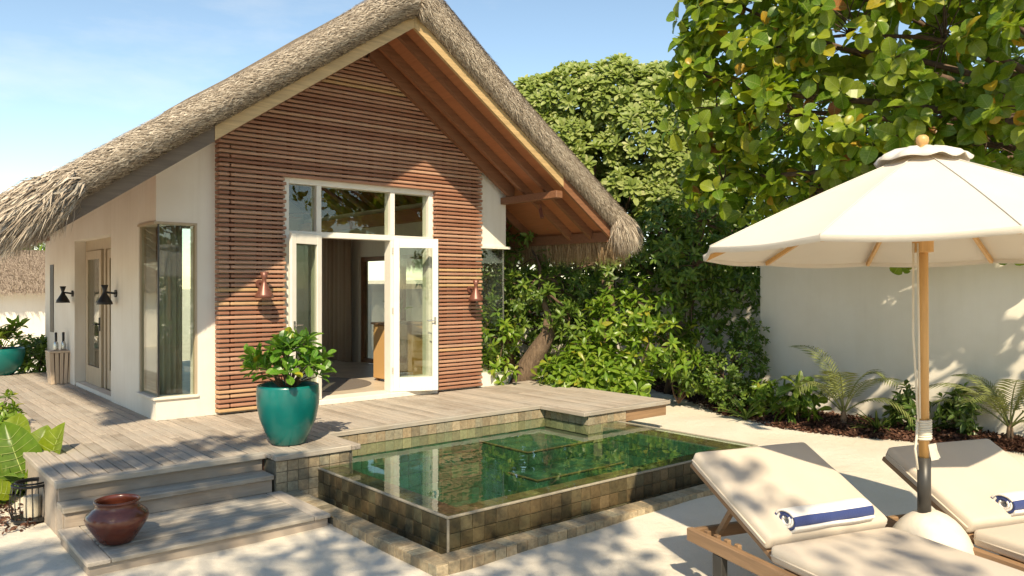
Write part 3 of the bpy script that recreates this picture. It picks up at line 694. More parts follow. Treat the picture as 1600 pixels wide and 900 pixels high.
    sn = math.atan(SL); cs, ss = math.cos(sn), math.sin(sn)
    # thatch body: profile swept along the slope
    path = []          # (x,z,nx,nz,s)
    base = .205
    R = .22
    for i in range(41):
        t = i / 40; x = lerp(XL - .02, RX - .12, t); path.append((x, roofz(x, base), -ss, cs))
    for i in range(1, 10):
        a = lerp(-sn, sn, i / 10); path.append((RX + .21 * math.sin(a), RZ0 + base - .083 - .21 * math.cos(sn) + .21 * math.cos(a) + .0, math.sin(a), math.cos(a)))
    for i in range(41):
        t = i / 40; x = lerp(RX + .12, XR + .02, t); path.append((x, roofz(x, base), ss, cs))
    def thick(x): return 1 + .40 * max(0, 1 - abs(x - RX) / 1.9) ** 1.7
    TH = .25; prof = [(YF + .06, 0), (YF - .03, .005)]
    for i in range(11):
        a = lerp(-.5 * math.pi, .5 * math.pi, i / 10); prof.append((YF - .05 - .105 * math.cos(a), TH / 2 + TH / 2 * math.sin(a)))
    for y in (8.6, 9.2, 10, 11, 12, 13, 14, 15, 16, 17): prof.append((y, TH + .02))
    prof += [(YB, TH - .02), (YB, 0)]
    vs = []; n, m = len(path), len(prof)
    for i, (x, z, nx, nz) in enumerate(path):
        for j, (y, h) in enumerate(prof):
            k = .012 * math.sin(i * .9 + j) + r2.uniform(-.007, .007); h = h * thick(x)
            vs.append((x + nx * (h + k * (j > 1)), y + k * (1 < j < 13), z + nz * (h + k * (j > 1))))
    fs = [(i * m + j, (i + 1) * m + j, (i + 1) * m + (j + 1) % m, i * m + (j + 1) % m) for i in range(n - 1) for j in range(m)]
    fs += [tuple(range(m)), tuple((n - 1) * m + j for j in range(m))[::-1]]
    rf = MB().add(vs, fs).build('roof', 'thatch', v, True)
    so = MB()
    for sx, xe in ((-1, XL), (1, XR)):     # soffit boarding, split into boards across the slope
        n = 24
        for i in range(n):
            xa = lerp(RX, xe, i / n); xb = lerp(RX, xe, (i + 1) / n); q = .0
            za, zb = roofz(xa, .13), roofz(xb, .13)
            xb2 = xb - sx * .004
            so.prism([(xa, za), (xb2, zb), (xb2, zb + .018), (xa, za + .018)], 1, YF + .055, YB)
    so.build('soffit', 'soffit_wood', rf)
    # barge boards: a pale upper length and a darker lower one
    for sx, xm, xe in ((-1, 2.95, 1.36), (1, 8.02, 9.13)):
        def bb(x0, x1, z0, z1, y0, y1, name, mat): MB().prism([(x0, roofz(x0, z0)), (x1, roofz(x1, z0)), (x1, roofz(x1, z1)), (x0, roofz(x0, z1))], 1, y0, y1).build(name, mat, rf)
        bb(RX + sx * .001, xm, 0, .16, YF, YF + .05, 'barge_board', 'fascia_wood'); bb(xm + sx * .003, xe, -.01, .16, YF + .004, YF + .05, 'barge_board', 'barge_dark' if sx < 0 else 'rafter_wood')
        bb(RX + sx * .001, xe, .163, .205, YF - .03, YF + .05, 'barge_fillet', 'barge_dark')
        bb(RX + sx * .03, RX + sx * (2.62 if sx > 0 else 2.1), -.085, .128, WY - .215, WY - .137, 'rafter', 'rafter_wood')
    ys = [YF + .42 + i * .47 for i in range(19)]
    for sx, xe in ((-1, 1.42), (1, 9.05)):
        me = MB().prism([(RX + sx * .02, RZ0 - .02), (xe, roofz(xe, -.02)), (xe, roofz(xe, .128)), (RX + sx * .02, RZ0 + .128)], 1, -.03, .03).mesh('rafter', 'rafter_wood')
        for y in ys:
            if abs(y - WY - .1) < .14: continue
            obj('rafter', me, rf, Matrix.Translation((0, y, 0)))
        MB().box(xe - .025, xe + .025, YF + .06, YB, roofz(xe, -.05), roofz(xe, .10)).build('eave_board', 'rafter_wood', rf)
    MB().box(7.93, 8.06, YF + .06, WY - .01, roofz(8.0, -.17), roofz(8.06, -.022), .006).build('purlin', 'rafter_wood', rf)
    MB().box(7.7, 7.83, WY + .22, VY1 - .21, 2.72, 2.95).build('purlin', 'soffit_wood', rf); MB().box(3.0, 3.13, WY + .22, VY1 - .21, 2.72, 2.95).build('purlin', 'soffit_wood', rf)
    # straw on the verge roll
    N = 44000; P = np.zeros((N, 3)); Dd = np.zeros((N, 3)); Nn = np.zeros((N, 3)); Sc = np.zeros((N, 3))
    u = r2.uniform(0, 1, N); side = r2.random(N) < .5
    ang = r2.uniform(-.55 * math.pi, .62 * math.pi, N)
    for i in range(N):
        sx = -1 if side[i] else 1; xe = (XL + .1) if side[i] else (XR - .05)
        x = lerp(RX, xe, u[i]); a = ang[i]; h = TH / 2 + TH / 2 * math.sin(a); y = YF - .05 - .105 * math.cos(a)
        if a > .5 * math.pi: y = YF - .05 + (a - .5 * math.pi) * 1.3; h = TH + .012
        elif math.cos(a) < 0: y = YF - .05 - .105 * math.cos(a) * .6
        zz = roofz(x, base); nx, nz = sx * ss, cs
        if abs(x - RX) < .12: f = (x - RX) / .12; nx = ss * f; nz = math.sqrt(1 - nx * nx); zz -= .04 * (1 - abs(f))
        h *= thick(x); P[i] = (x + nx * h, y - .004, zz + nz * h)
        sd = np.array([sx * cs, 0, -ss]); out = np.array([nx * math.sin(a), -max(0, math.cos(a)), nz * math.sin(a)]); out /= np.linalg.norm(out) + 1e-9
        wv = np.cross(sd, out); j1 = r2.normal(0, .24); Dd[i] = sd + wv * (j1 + .25 * sx * (1 if sx < 0 else -1) * -1) + out * r2.uniform(.0, .2)
        Nn[i] = out; Sc[i] = (r2.uniform(.004, .0095), r2.uniform(.07, .2), 1.2)
    cloud('verge_straw', T_STRAW, P, frames(Dd, Nn), Sc, 'straw', rf)
    # eave brush: both corners and along the eaves
    def brush(N, pos, dirs, length, width, mat, name):
        Sc = np.stack([np.full(N, 1.0) * width, length, np.full(N, 2.0)], 1)
        cloud(name, T_STRAW, pos, frames(dirs, rng.normal(0, 1, (N, 3)) * .6 + np.array([-.4, -.8, .5])), Sc, mat, rf)
    N = 9000; r3 = np.random.default_rng(8)
    a = r3.uniform(-.5 * math.pi, .5 * math.pi, N); x = 1.72 - r3.uniform(0, .50, N) ** 1.0; y = YF - .07 - (.12 + .05 * r3.random(N)) * np.cos(a) + np.where(a > 1.2, r3.uniform(0, .6, N), 0)
    zz = RZ0 - SL * (RX - x) + base + (TH / 2 + .01) * (1 + np.sin(a)) * cs; x = x - ss * (TH / 2) * (1 + np.sin(a))
    dr = np.stack([-1 + r3.normal(0, .22, N), -.24 * np.cos(a) + r3.normal(0, .2, N), -.85 - .2 * r3.random(N) + r3.normal(0, .17, N)], 1)
    brush(N, np.stack([x, y, zz], 1), dr, r3.uniform(.18, .48, N), r3.uniform(.007, .022, N), 'straw', 'eave_straw')
    N = 26000; y = r3.uniform(YF - .1, 17, N) ; y = YF - .1 + (y - YF + .1) * r3.uniform(.3, 1, N); x = 1.45 - r3.uniform(-.2, .12, N); hh = r3.uniform(-.02, TH + .03, N)
    zz = RZ0 - SL * (RX - x) + base + hh * cs; x = x - ss * hh
    dr = np.stack([-.36 + r3.normal(0, .17, N), r3.normal(0, .16, N), -.95 + r3.normal(0, .12, N)], 1)
    brush(N, np.stack([x, y, zz], 1), dr, r3.uniform(.15, .42, N), r3.uniform(.007, .02, N), 'straw', 'eave_straw')
    N = 9000; a = r3.uniform(-.5 * math.pi, .5 * math.pi, N); x = 8.98 + r3.uniform(0, .2, N); y = YF - .06 - .11 * np.cos(a)
    zz = RZ0 - SL * (x - RX) + base + TH / 2 * (1 + np.sin(a)) * cs; x = x + ss * TH / 2 * (1 + np.sin(a))
    dr = np.stack([.42 + r3.normal(0, .22, N), -.12 * np.cos(a) + r3.normal(0, .14, N), -.95 + r3.normal(0, .12, N)], 1)
    brush(N, np.stack([x, y, zz], 1), dr, r3.uniform(.2, .50, N), r3.uniform(.005, .011, N), 'straw', 'eave_straw')
    N = 26000; y = r3.uniform(YF - .05, 15, N); x = 9.12 + r3.uniform(-.02, .2, N); hh = r3.uniform(-.12, TH, N)
    zz = RZ0 - SL * (x - RX) + base + hh * cs; x = x + ss * np.maximum(hh, 0)
    dr = np.stack([.12 + r3.normal(0, .1, N), r3.normal(0, .10, N), -1 + r3.normal(0, .06, N)], 1)
    brush(N, np.stack([x, y, zz], 1), dr, r3.uniform(.22, .50, N), r3.uniform(.005, .011, N), 'straw_warm', 'eave_straw')
    # the dark bands that tie the verge
    for sx, xb in ((-1, 1.80), (1, 9.02)):
        pts = []
        for i in range(15):
            a = lerp(-.7 * math.pi, .62 * math.pi, i / 14); h = TH / 2 + (TH / 2 + .012) * math.sin(a); y = YF - .05 - .122 * math.cos(a)
            if a > .5 * math.pi: y = YF - .05 + (a - .5 * math.pi) * 1.2; h = TH + .02
            pts.append((xb + sx * ss * h, y, roofz(xb, base) + cs * h))
        MB().tube(pts, .007, 6).build('binding_band', 'dark_metal', rf, True)
    # spotlight under the eave
    s = MB(); s.tube([(8.25, 9.05, roofz(8.25, -.02)), (8.25, 9.05, roofz(8.25, -.12))], .012, 8); s.tube([(8.25, 9.06, roofz(8.25, -.10)), (8.22, 8.98, roofz(8.25, -.24))], .03, 10)
    s.build('spotlight', 'lamp_brown', rf)
build_villa()

# ================================================================== INTERIOR
def build_interior():
    def pleats(x0, x1, y, z0, z1, n, amp, axis=0):
        mb = MB(); m = n * 8; vs = []
        for k in range(2):
            for i in range(m + 1):
                t = i / m; o = amp * math.sin(t * n * 2 * math.pi) * (.8 + .3 * math.sin(t * 17)) * (1.15 if k == 0 else .8)
                p = lerp(x0, x1, t); vs.append((p, y + o, (z0, z1)[k]) if axis == 0 else (y + o, p, (z0, z1)[k]))
        mb.add(vs, [(i, i + 1, m + 2 + i, m + 1 + i) for i in range(m)]); return mb
    def curtain(label, cat, mat, *a, **k):
        o = pleats(*a, **k).build('curtain', mat, None, True, fix=False); tag(o, label, cat)
        s = o.modifiers.new('thick', 'SOLIDIFY'); s.thickness = .006; return o
    curtain('brown pleated curtain hanging inside the open double door', 'curtain', 'curtain', 14.05, 15.75, 7.68, .05, 2.6, 10, .045, axis=1)
    curtain('sheer pale curtain behind the corner window left of the slatted front', 'curtain', 'sheer', 10.25, 10.95, 3.02, .05, 2.4, 7, .025, axis=1)
    curtain('narrow sheer curtain at the front pane of the left corner window', 'curtain', 'sheer', 2.93, 3.2, 10.15, .05, 2.4, 4, .02)
    c = thing('cabinet', 'woven rattan cabinet inside by the right door leaf', 'cabinet', (6.9, 11.0, .05))
    MB().box(6.5, 7.25, 10.7, 11.15, .09, .95, .01).build('body', 'rattan', c); MB().box(6.47, 7.28, 10.67, 11.18, .952, .985, .006).build('top', 'teak', c)
    for x in (6.53, 7.17):
        for y in (10.73, 11.07): MB().box(x, x + .05, y, y + .05, .045, .089).build('leg', 'teak', c)
    vz = thing('potted_plant', 'small leafy plant in a dark vase on the rattan cabinet', 'plant', (6.75, 10.9, .985))
    MB().lathe([(.05, 0), (.08, .05), (.075, .13), (.045, .18)], 16, (6.75, 10.9, .985)).build('vase', 'grey_metal', vz, True)
    n = 26; r = np.random.default_rng(33); pos = np.array([6.75, 10.9, 1.2]) + r.normal(0, .07, (n, 3)); d = r.normal(0, 1, (n, 3)) + np.array([0, 0, .9])
    leaves(vz, T_LEAF, pos, frames(d, r.normal(0, 1, (n, 3))), r.uniform(.10, .18, n), 'hedge', n)
    b = thing('bench', 'pale upholstered bench inside the villa beside the curtain', 'bench', (4.9, 11.6, .045))
    MB().box(4.6, 5.25, 11.3, 11.9, .30, .46, .03).build('seat', 'sofa', b)
    for x in (4.64, 5.15):
        for y in (11.34, 11.8): MB().box(x, x + .06, y, y + .06, .045, .30).build('leg', 'teak', b)
    rg = MB().lathe([(0, .052), (.95, .052), (.96, .047), (.96, .046)], 40, (5.45, 11.3, 0)).build('floor_shadow', 'floor_shadow'); tag(rg, 'dark round disc painted as a shadow on the floor just inside the door', 'floor_shadow')  # flat dark disc that paints a shadow on the room floor
    # ceiling fan
    f = thing('ceiling_fan', 'dark ceiling fan seen through the left transom light', 'fan', (4.7, 10.9, 2.55))
    MB().tube([(4.7, 10.9, 2.72), (4.7, 10.9, 4.25)], .015, 8).build('rod', 'black_metal', f); MB().lathe([(.05, 2.56), (.085, 2.58), (.085, 2.72), (.03, 2.76)], 20, (4.7, 10.9, 0)).build('motor', 'grey_metal', f)
    for k in range(4):
        a = k * math.pi / 2 + .5; MB().bar((4.7 + .09 * math.cos(a), 10.9 + .09 * math.sin(a), 2.6), (4.7 + .62 * math.cos(a), 10.9 + .62 * math.sin(a), 2.6), .12, .012).build('blade', 'rafter_wood', f)
    m = MB().tube([(3.0, 11.25, 1.55), (3.03, 11.25, 1.55)], .26, 32).build('wall_disc', 'dark_metal'); tag(m, 'dark round woven disc hung on the inner wall', 'wall ornament')
    # sliding window in the right wall
    s = thing('sliding_window', 'brown framed sliding window in the right wall of the room', 'window', (7.9, 12.5, .045))
    fr = MB()
    for y in (11.005, 12.45, 13.9): fr.box(7.88, 7.96, y, y + .09, .05, 2.148)
    for z in (.05, 2.06): fr.box(7.885, 7.955, 11.1, 13.9, z, z + .085)
    fr.build('frame', 'rafter_wood', s)
    for a, b_ in ((11.1, 12.449), (12.545, 13.899)): MB().box(7.915, 7.921, a, b_, .14, 2.058).build('pane', 'glass', s)
    w = MB().box(9.75, 9.9, 13.0, 19.0, SZ, 1.62).build('privacy_wall', 'plaster'); tag(w, 'low white courtyard wall seen through the room and its sliding window', 'wall')
build_interior()

# ================================================================== WALL LAMPS
def build_lamps():
    G = 'hourglass wall lamps on the villa'
    def lamp(p, n, h, r, mat, label):
        """p point on the wall, n outward; h height, r shade radius"""
        n = Vector(n); p = Vector(p); c = p + n * (r + .045); t = thing('wall_lamp', label, 'lamp', p, G)
        prof = [(r * .97, -h * .55), (r, -h * .55), (r * .92, -h * .42), (r * .26, h * .02), (r * .2, h * .12), (r * .26, h * .2), (r * .46, h * .45), (r * .42, h * .45), (r * .18, h * .18), (r * .14, h * .1), (r * .2, 0), (r * .86, -h * .42)]
        MB().lathe(prof, 28, c).build('shade', mat, t, True); b = MB(); b.tube([p, c + Vector((0, 0, h * .08))], .014, 8); b.build('arm', mat, t, True)
        b = MB(); b.tube([p - n * .0, p + n * .025], .05, 20); b.build('wall_plate', mat, t)
    lamp((3.93, WY - .136, 1.60), (0, -1, 0), .32, .115, 'lamp_brown', 'brown hourglass wall lamp on the slats left of the door')
    lamp((7.22, WY - .136, 1.52), (0, -1, 0), .32, .115, 'lamp_brown', 'brown hourglass wall lamp on the slats right of the door')
    lamp((VX0 + .003, 11.42, 1.47), (-1, 0, 0), .26, .10, 'black_metal', 'black hourglass wall lamp on the side wall, nearer the corner window')
    lamp((VX0 + .003, 14.05, 1.45), (-1, 0, 0), .26, .10, 'black_metal', 'black hourglass wall lamp on the side wall beyond the side door')
build_lamps()

# ================================================================== POTS, LANTERN, STOOL
def potted(p, prof, label, kind):
    t = thing('potted_plant', label, 'potted plant', p)
    MB().lathe(prof, 48, p).build('pot', 'teal_glaze', t, True); return t
def stems(mb, base, tips, r0, r1, n=6, sag=.1, rnd=random.Random(3)):
    for q in tips:
        b = Vector(base); q = Vector(q); m = (b + q) / 2 + Vector((rnd.uniform(-1, 1), rnd.uniform(-1, 1), rnd.uniform(-.2, 1))) * sag * (q - b).length
        mb.tube([b, (b + m) / 2 + (m - b) * .03, m, (m + q) / 2, q], [r0, lerp(r0, r1, .3), lerp(r0, r1, .55), lerp(r0, r1, .8), r1], n)
def whorls(r, pos, axis, k, el0, el1, s0, s1):
    """k leaves round each twig end"""
    P, Dd, N, S = [], [], [], []
    for c, a in zip(pos, axis):
        a = Vector(a).normalized(); u = a.orthogonal().normalized(); w = a.cross(u); ph = r.uniform(0, 6.28); kk = max(2, int(k + r.integers(-1, 2)))
        for i in range(kk):
            t = i / kk; th = ph + i * 2.39996; el = lerp(el0, el1, t) + r.uniform(-.15, .15); rad = u * math.cos(th) + w * math.sin(th)
            d = rad * math.cos(el) + a * math.sin(el); n = a * math.cos(el) - rad * math.sin(el)
            n = n + Vector((0, 0, .5)) + Vector(r.normal(0, .22, 3)); P.append(Vector(c) + a * (t * s1 * .3)); Dd.append(d); N.append(n); S.append(r.uniform(s0, s1) * lerp(1, .72, t))
    return np.array(P), frames(np.array(Dd), np.array(N)), np.array(S)
def build_pots():
    p = (3.36, 7.42, .004)
    t = potted(p, [(.0, .002), (.15, .002), (.165, .012), (.225, .13), (.275, .26), (.302, .40), (.305, .50), (.300, .565), (.296, .585), (.286, .590), (.278, .58), (.28, .50), (.0, .49)], 'large teal glazed pot with a bushy green plant on the deck corner', 1)
    MB().lathe([(0, .505), (.15, .515), (.278, .50)], 24, p).build('soil', 'soil', t, True)
    r = np.random.default_rng(5); tips = []; ax = []
    for i in range(30):
        a = r.uniform(0, 6.28); rr = .27 * math.sqrt(r.random()); z = .66 + .46 * r.random() * (1 - (rr / .36) ** 2)
        tips.append((p[0] + rr * math.cos(a) * 1.1, p[1] + rr * math.sin(a) * 1.1, z)); ax.append((math.cos(a) * rr * 2.6, math.sin(a) * rr * 2.6, .55))
    sm = MB(); stems(sm, (p[0], p[1], .5), tips, .011, .005, 5, .12); sm.build('stem', 'twig', t, True)
    P, Fm, S = whorls(r, tips, ax, 8, .3, 1.35, .15, .22)
    leaves(t, T_NAU, P, Fm, S * np.ones(len(S)) * 1.0, 'naupaka', 300)
    # teal bowl far left
    q = pix(4, 588, 0); q = (q.x, q.y + .3, .004)
    t = potted(q, [(0, .002), (.2, .002), (.28, .08), (.35, .2), (.38, .36), (.375, .46), (.36, .47), (.34, .40), (0, .39)], 'round teal bowl planter at the far left end of the deck', 2)
    r = np.random.default_rng(15); n = 12
    tips = [(q[0] + r.normal(0, .16), q[1] + r.normal(0, .16), .55 + r.uniform(0, .3)) for _ in range(n)]; ax = [(r.normal(0, .5), r.normal(0, .5), 1) for _ in range(n)]
    sm = MB(); stems(sm, (q[0], q[1], .38), tips, .01, .005, 5); sm.build('stem', 'twig', t, True)
    P, Fm, S = whorls(r, tips, ax, 9, .0, 1.1, .16, .26); leaves(t, T_LEAF, P, Fm, S, 'bright', 60)
    n = 46; a = r.uniform(0, 6.28, n); el = r.uniform(.25, 1.2, n); d = np.stack([np.cos(a) * np.cos(el), np.sin(a) * np.cos(el), np.sin(el)], 1)
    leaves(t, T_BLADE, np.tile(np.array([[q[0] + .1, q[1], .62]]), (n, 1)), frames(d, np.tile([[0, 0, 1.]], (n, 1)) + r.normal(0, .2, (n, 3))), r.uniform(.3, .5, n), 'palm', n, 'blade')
    # ox-blood jar on the lower platform
    p = pix(188, 851, -.318); p = (p.x, p.y + .09, -.318)
    j = MB().lathe([(0, .002), (.105, .002), (.115, .012), (.165, .085), (.208, .155), (.217, .185), (.208, .215), (.165, .252), (.148, .268), (.146, .292), (.157, .302), (.157, .312), (.146, .316), (.136, .306), (.134, .27), (.19, .2), (.15, .09), (0, .05)], 56, p).build('clay_jar', 'oxblood', None, True)
    tag(j, 'squat glossy oxblood clay jar standing on the lower step platform', 'jar')
    # lantern with candle
    p = pix(51, 812, SZ); p = Vector((p.x, p.y + .02, SZ + .004))
    l = thing('lantern', 'round black wire lantern beside the deck steps', 'lantern', p); R, H = .155, .30
    def ring(z, rr, th): return MB().tube([(p.x + rr * math.cos(a), p.y + rr * math.sin(a), p.z + z) for a in np.linspace(0, 2 * math.pi, 33)], th, 8)
    ring(.012, R * .95, .012).build('ring', 'black_metal', l, True); ring(H, R * .95, .012).build('ring', 'black_metal', l, True); ring(H + .02, R * .82, .008).build('ring', 'black_metal', l, True)
    MB().lathe([(0, .006), (R * .93, .006), (R * .93, .018), (0, .018)], 32, p).build('base', 'black_metal', l)
    for k in range(22):
        a = k / 22 * 2 * math.pi; MB().tube([(p.x + R * f * math.cos(a), p.y + R * f * math.sin(a), p.z + z) for f, z in ((.95, .012), (1.06, .08), (1.08, .16), (1.04, .24), (.95, H))], .0035, 5).build('bar', 'black_metal', l, True)
    c = MB().lathe([(0, .0), (.062, .0), (.064, .01), (.064, .175), (.05, .18), (.0, .17)], 28, p + Vector((0, 0, .02))).build('candle', 'wax', None, True); tag(c, 'thick cream pillar candle inside the black wire lantern', 'candle')
    # tapered slatted stool with two bottles
    p = pix(96, 600, .0); px_, py_ = p.x, p.y + .15
    s = thing('side_stool', 'tapered whitewashed slatted stool against the side wall', 'stool', (px_, py_, 0)); H = .5; rt, rb = .175, .135
    MB().box(px_ - rt, px_ + rt, py_ - rt, py_ + rt, H, H + .03, .006).build('top', 'stool_wood', s)
    MB().box(px_ - rb * .8, px_ + rb * .8, py_ - rb * .8, py_ + rb * .8, .006, H - .01).build('core', 'batten', s)
    for sx, sy in ((0, -1), (-1, 0), (1, 0), (0, 1)):
        for k in range(5):
            f = (k - 2) / 2 * .84; u = Vector((abs(sy), abs(sx), 0)); n = Vector((sx, sy, 0)); c0 = Vector((px_, py_, 0))
            MB().bar(c0 + n * rb + u * f * rb + Vector((0, 0, .004)), c0 + n * (rt - .012) + u * f * (rt - .01) + Vector((0, 0, H - .002)), .05 if sx == 0 else .018, .018 if sx == 0 else .05, (0, 1, 0)).build('slat', 'stool_wood', s)
    for k, dx in enumerate((-.05, .055)):
        b = thing('bottle', ('left' if k == 0 else 'right') + ' one of two clear bottles with black necks on the stool', 'bottle', (px_ + dx, py_, H + .03), 'bottles on the stool')
        c = (px_ + dx, py_, H + .0305)
        MB().lathe([(.0, 0), (.034, 0), (.036, .01), (.036, .10), (.026, .135), (.017, .15)], 18, c).build('body', 'steel', b, True); MB().lathe([(.017, .15), (.019, .16), (.019, .29), (0, .295)], 18, c).build('neck', 'black_metal', b, True)
build_pots()

# ================================================================== LOUNGERS AND UMBRELLA
def soft_box(mb_name, x0, x1, y0, y1, z0, z1, mat, parent, local, r=.035, puff=.012, seed=0):
    b = bmesh.new(); bmesh.ops.create_cube(b, size=1)
    for v in b.verts: v.co = Vector((lerp(x0, x1, v.co.x + .5), lerp(y0, y1, v.co.y + .5), lerp(z0, z1, v.co.z + .5)))
    bmesh.ops.bevel(b, geom=b.edges[:], offset=r, segments=3, profile=.6, affect='EDGES')
    bmesh.ops.subdivide_edges(b, edges=[e for e in b.edges if e.calc_length() > .25], cuts=9, use_grid_fill=True)
    rr = random.Random(seed); ph = [rr.uniform(0, 6) for _ in range(4)]
    for v in b.verts:
        fx = (v.co.x - x0) / (x1 - x0); fy = (v.co.y - y0) / (y1 - y0)
        if v.co.z > (z0 + z1) / 2: v.co.z += puff * max(0, 16 * fx * (1 - fx) * fy * (1 - fy)) ** .5 + .003 * math.sin(fx * 9 + ph[0] + fy * 5) * math.sin(fy * 11 + ph[1])
    me = D.meshes.new(mb_name); b.to_mesh(me); b.free(); me.materials.append(M[mat]); me.polygons.foreach_set('use_smooth', [True] * len(me.polygons))
    return obj(mb_name, me, parent, local=local)
def build_lounger(head, ang, W, hy, Lb, th, label, seed):
    l = thing('sun_lounger', label, 'sun lounger', (head[0], head[1], SZ), 'sun loungers on the sand', ang - math.pi / 2)
    ZR = .40; LOC = I4
    def bx(name, mat, *a, ch=.006, local=I4): return MB().box(*a, ch).build(name, mat, l, local=local)
    Y1 = -2.15
    for x in (0, W - .05): bx('side_rail', 'teak_y', x, x + .05, Y1, 0, ZR - .085, ZR)
    for y in (-.05, Y1 + .002, -.95): bx('cross_rail', 'teak', .051, W - .051, y, y + .045, ZR - .082, ZR - .004)
    for x in (.0, W - .05):
        for y in (-.36, Y1 + .2): bx('leg', 'grey_metal', x + .004, x + .052, y, y + .09, .0, ZR - .086, ch=.003)
    for k in range(4):
        for x in (.051, W - .081): bx('ratchet_block', 'teak', x, x + .03, -.16 - k * .10, -.12 - k * .10, ZR - .05, ZR + .012, ch=.003)
    for k in range(9): bx('seat_slat', 'teak', .052, W - .052, Y1 + .06 + k * .145, Y1 + .06 + k * .145 + .09, ZR - .03, ZR - .006)
    # backrest: own frame turned about the hinge
    B = Matrix.Translation((0, hy, ZR)) @ Matrix.Rotation(th, 4, 'X')
    bx('backrest_frame', 'teak_y', .06, .10, 0, Lb + .02, .002, .038, local=B); bx('backrest_frame', 'teak_y', W - .10, W - .06, 0, Lb + .02, .002, .038, local=B)
    for k in range(6): bx('backrest_slat', 'teak', .101, W - .101, .05 + k * (Lb - .1) / 5.5, .12 + k * (Lb - .1) / 5.5, .008, .034, local=B)
    for x in (.14, W - .17):
        pt = B @ Vector((x, Lb * .55, 0)); MB().bar(pt, (x, -.16, ZR - .01), .03, .035, (1, 0, 0)).build('prop', 'teak', l, local=I4)
    soft_box('mattress', .035, W - .035, Y1 + .02, hy - .01, ZR + .002, ZR + .105, 'cushion', l, I4, seed=seed)
    soft_box('back_cushion', .035, W - .035, .045, Lb, .042, .145, 'cushion', l, B, seed=seed + 1)
    pg = MB()
    for (m, y0, y1, z) in ((I4, Y1 + .03, hy - .03, ZR + .052), (B, .06, Lb - .02, .09)):
        for x in (.031, W - .031): pg.tube([m @ Vector((x, lerp(y0, y1, i / 8), z)) for i in range(9)], .006, 6)
    pg.build('piping', 'cushion', l, True, local=I4)
    return l
def build_towel(l, x0, x1, y, z, label):
    Mw = wm(l) @ Matrix.Translation((x0, y, z)); L = x1 - x0; me = D.meshes.new('towel'); b = bmesh.new()
    turns = 3.6; n = 110; pts = []; rad0 = .022; rad1 = .078; s = 0
    for i in range(n + 1):
        a = i / n * turns * 2 * math.pi; r = lerp(rad0, rad1, i / n); pts.append((-r * 1.18 * math.cos(a + 2.2), r * .86 * math.sin(a + 2.2)))
    xs = [0, .004] + [L * k / 12 for k in range(1, 12)] + [L - .004, L]; rr = random.Random(2); rows = []
    for i, (py, pz) in enumerate(pts):
        rows.append([b.verts.new((x + .004 * math.sin(i * .25), py * (1 + .03 * math.sin(x * 21 + i * .1)), pz * (1 + .04 * math.sin(x * 13 + i * .07)))) for x in xs])
    arc = 0
    for i in range(n):
        arc += math.hypot(pts[i + 1][0] - pts[i][0], pts[i + 1][1] - pts[i][1])
        for j in range(len(xs) - 1):
            f = b.faces.new((rows[i][j], rows[i][j + 1], rows[i + 1][j + 1], rows[i + 1][j])); f.smooth = True
            f.material_index = 1 if (arc + .12) % .26 < .105 else 0
    b.to_mesh(me); b.free(); me.materials.append(M['towel_white']); me.materials.append(M['towel_blue'])
    o = obj('towel', me, None, Mw); m = o.modifiers.new('thick', 'SOLIDIFY'); m.thickness = .013; m.offset = 0
    tag(o, label, 'towel', 'rolled striped towels on the loungers')
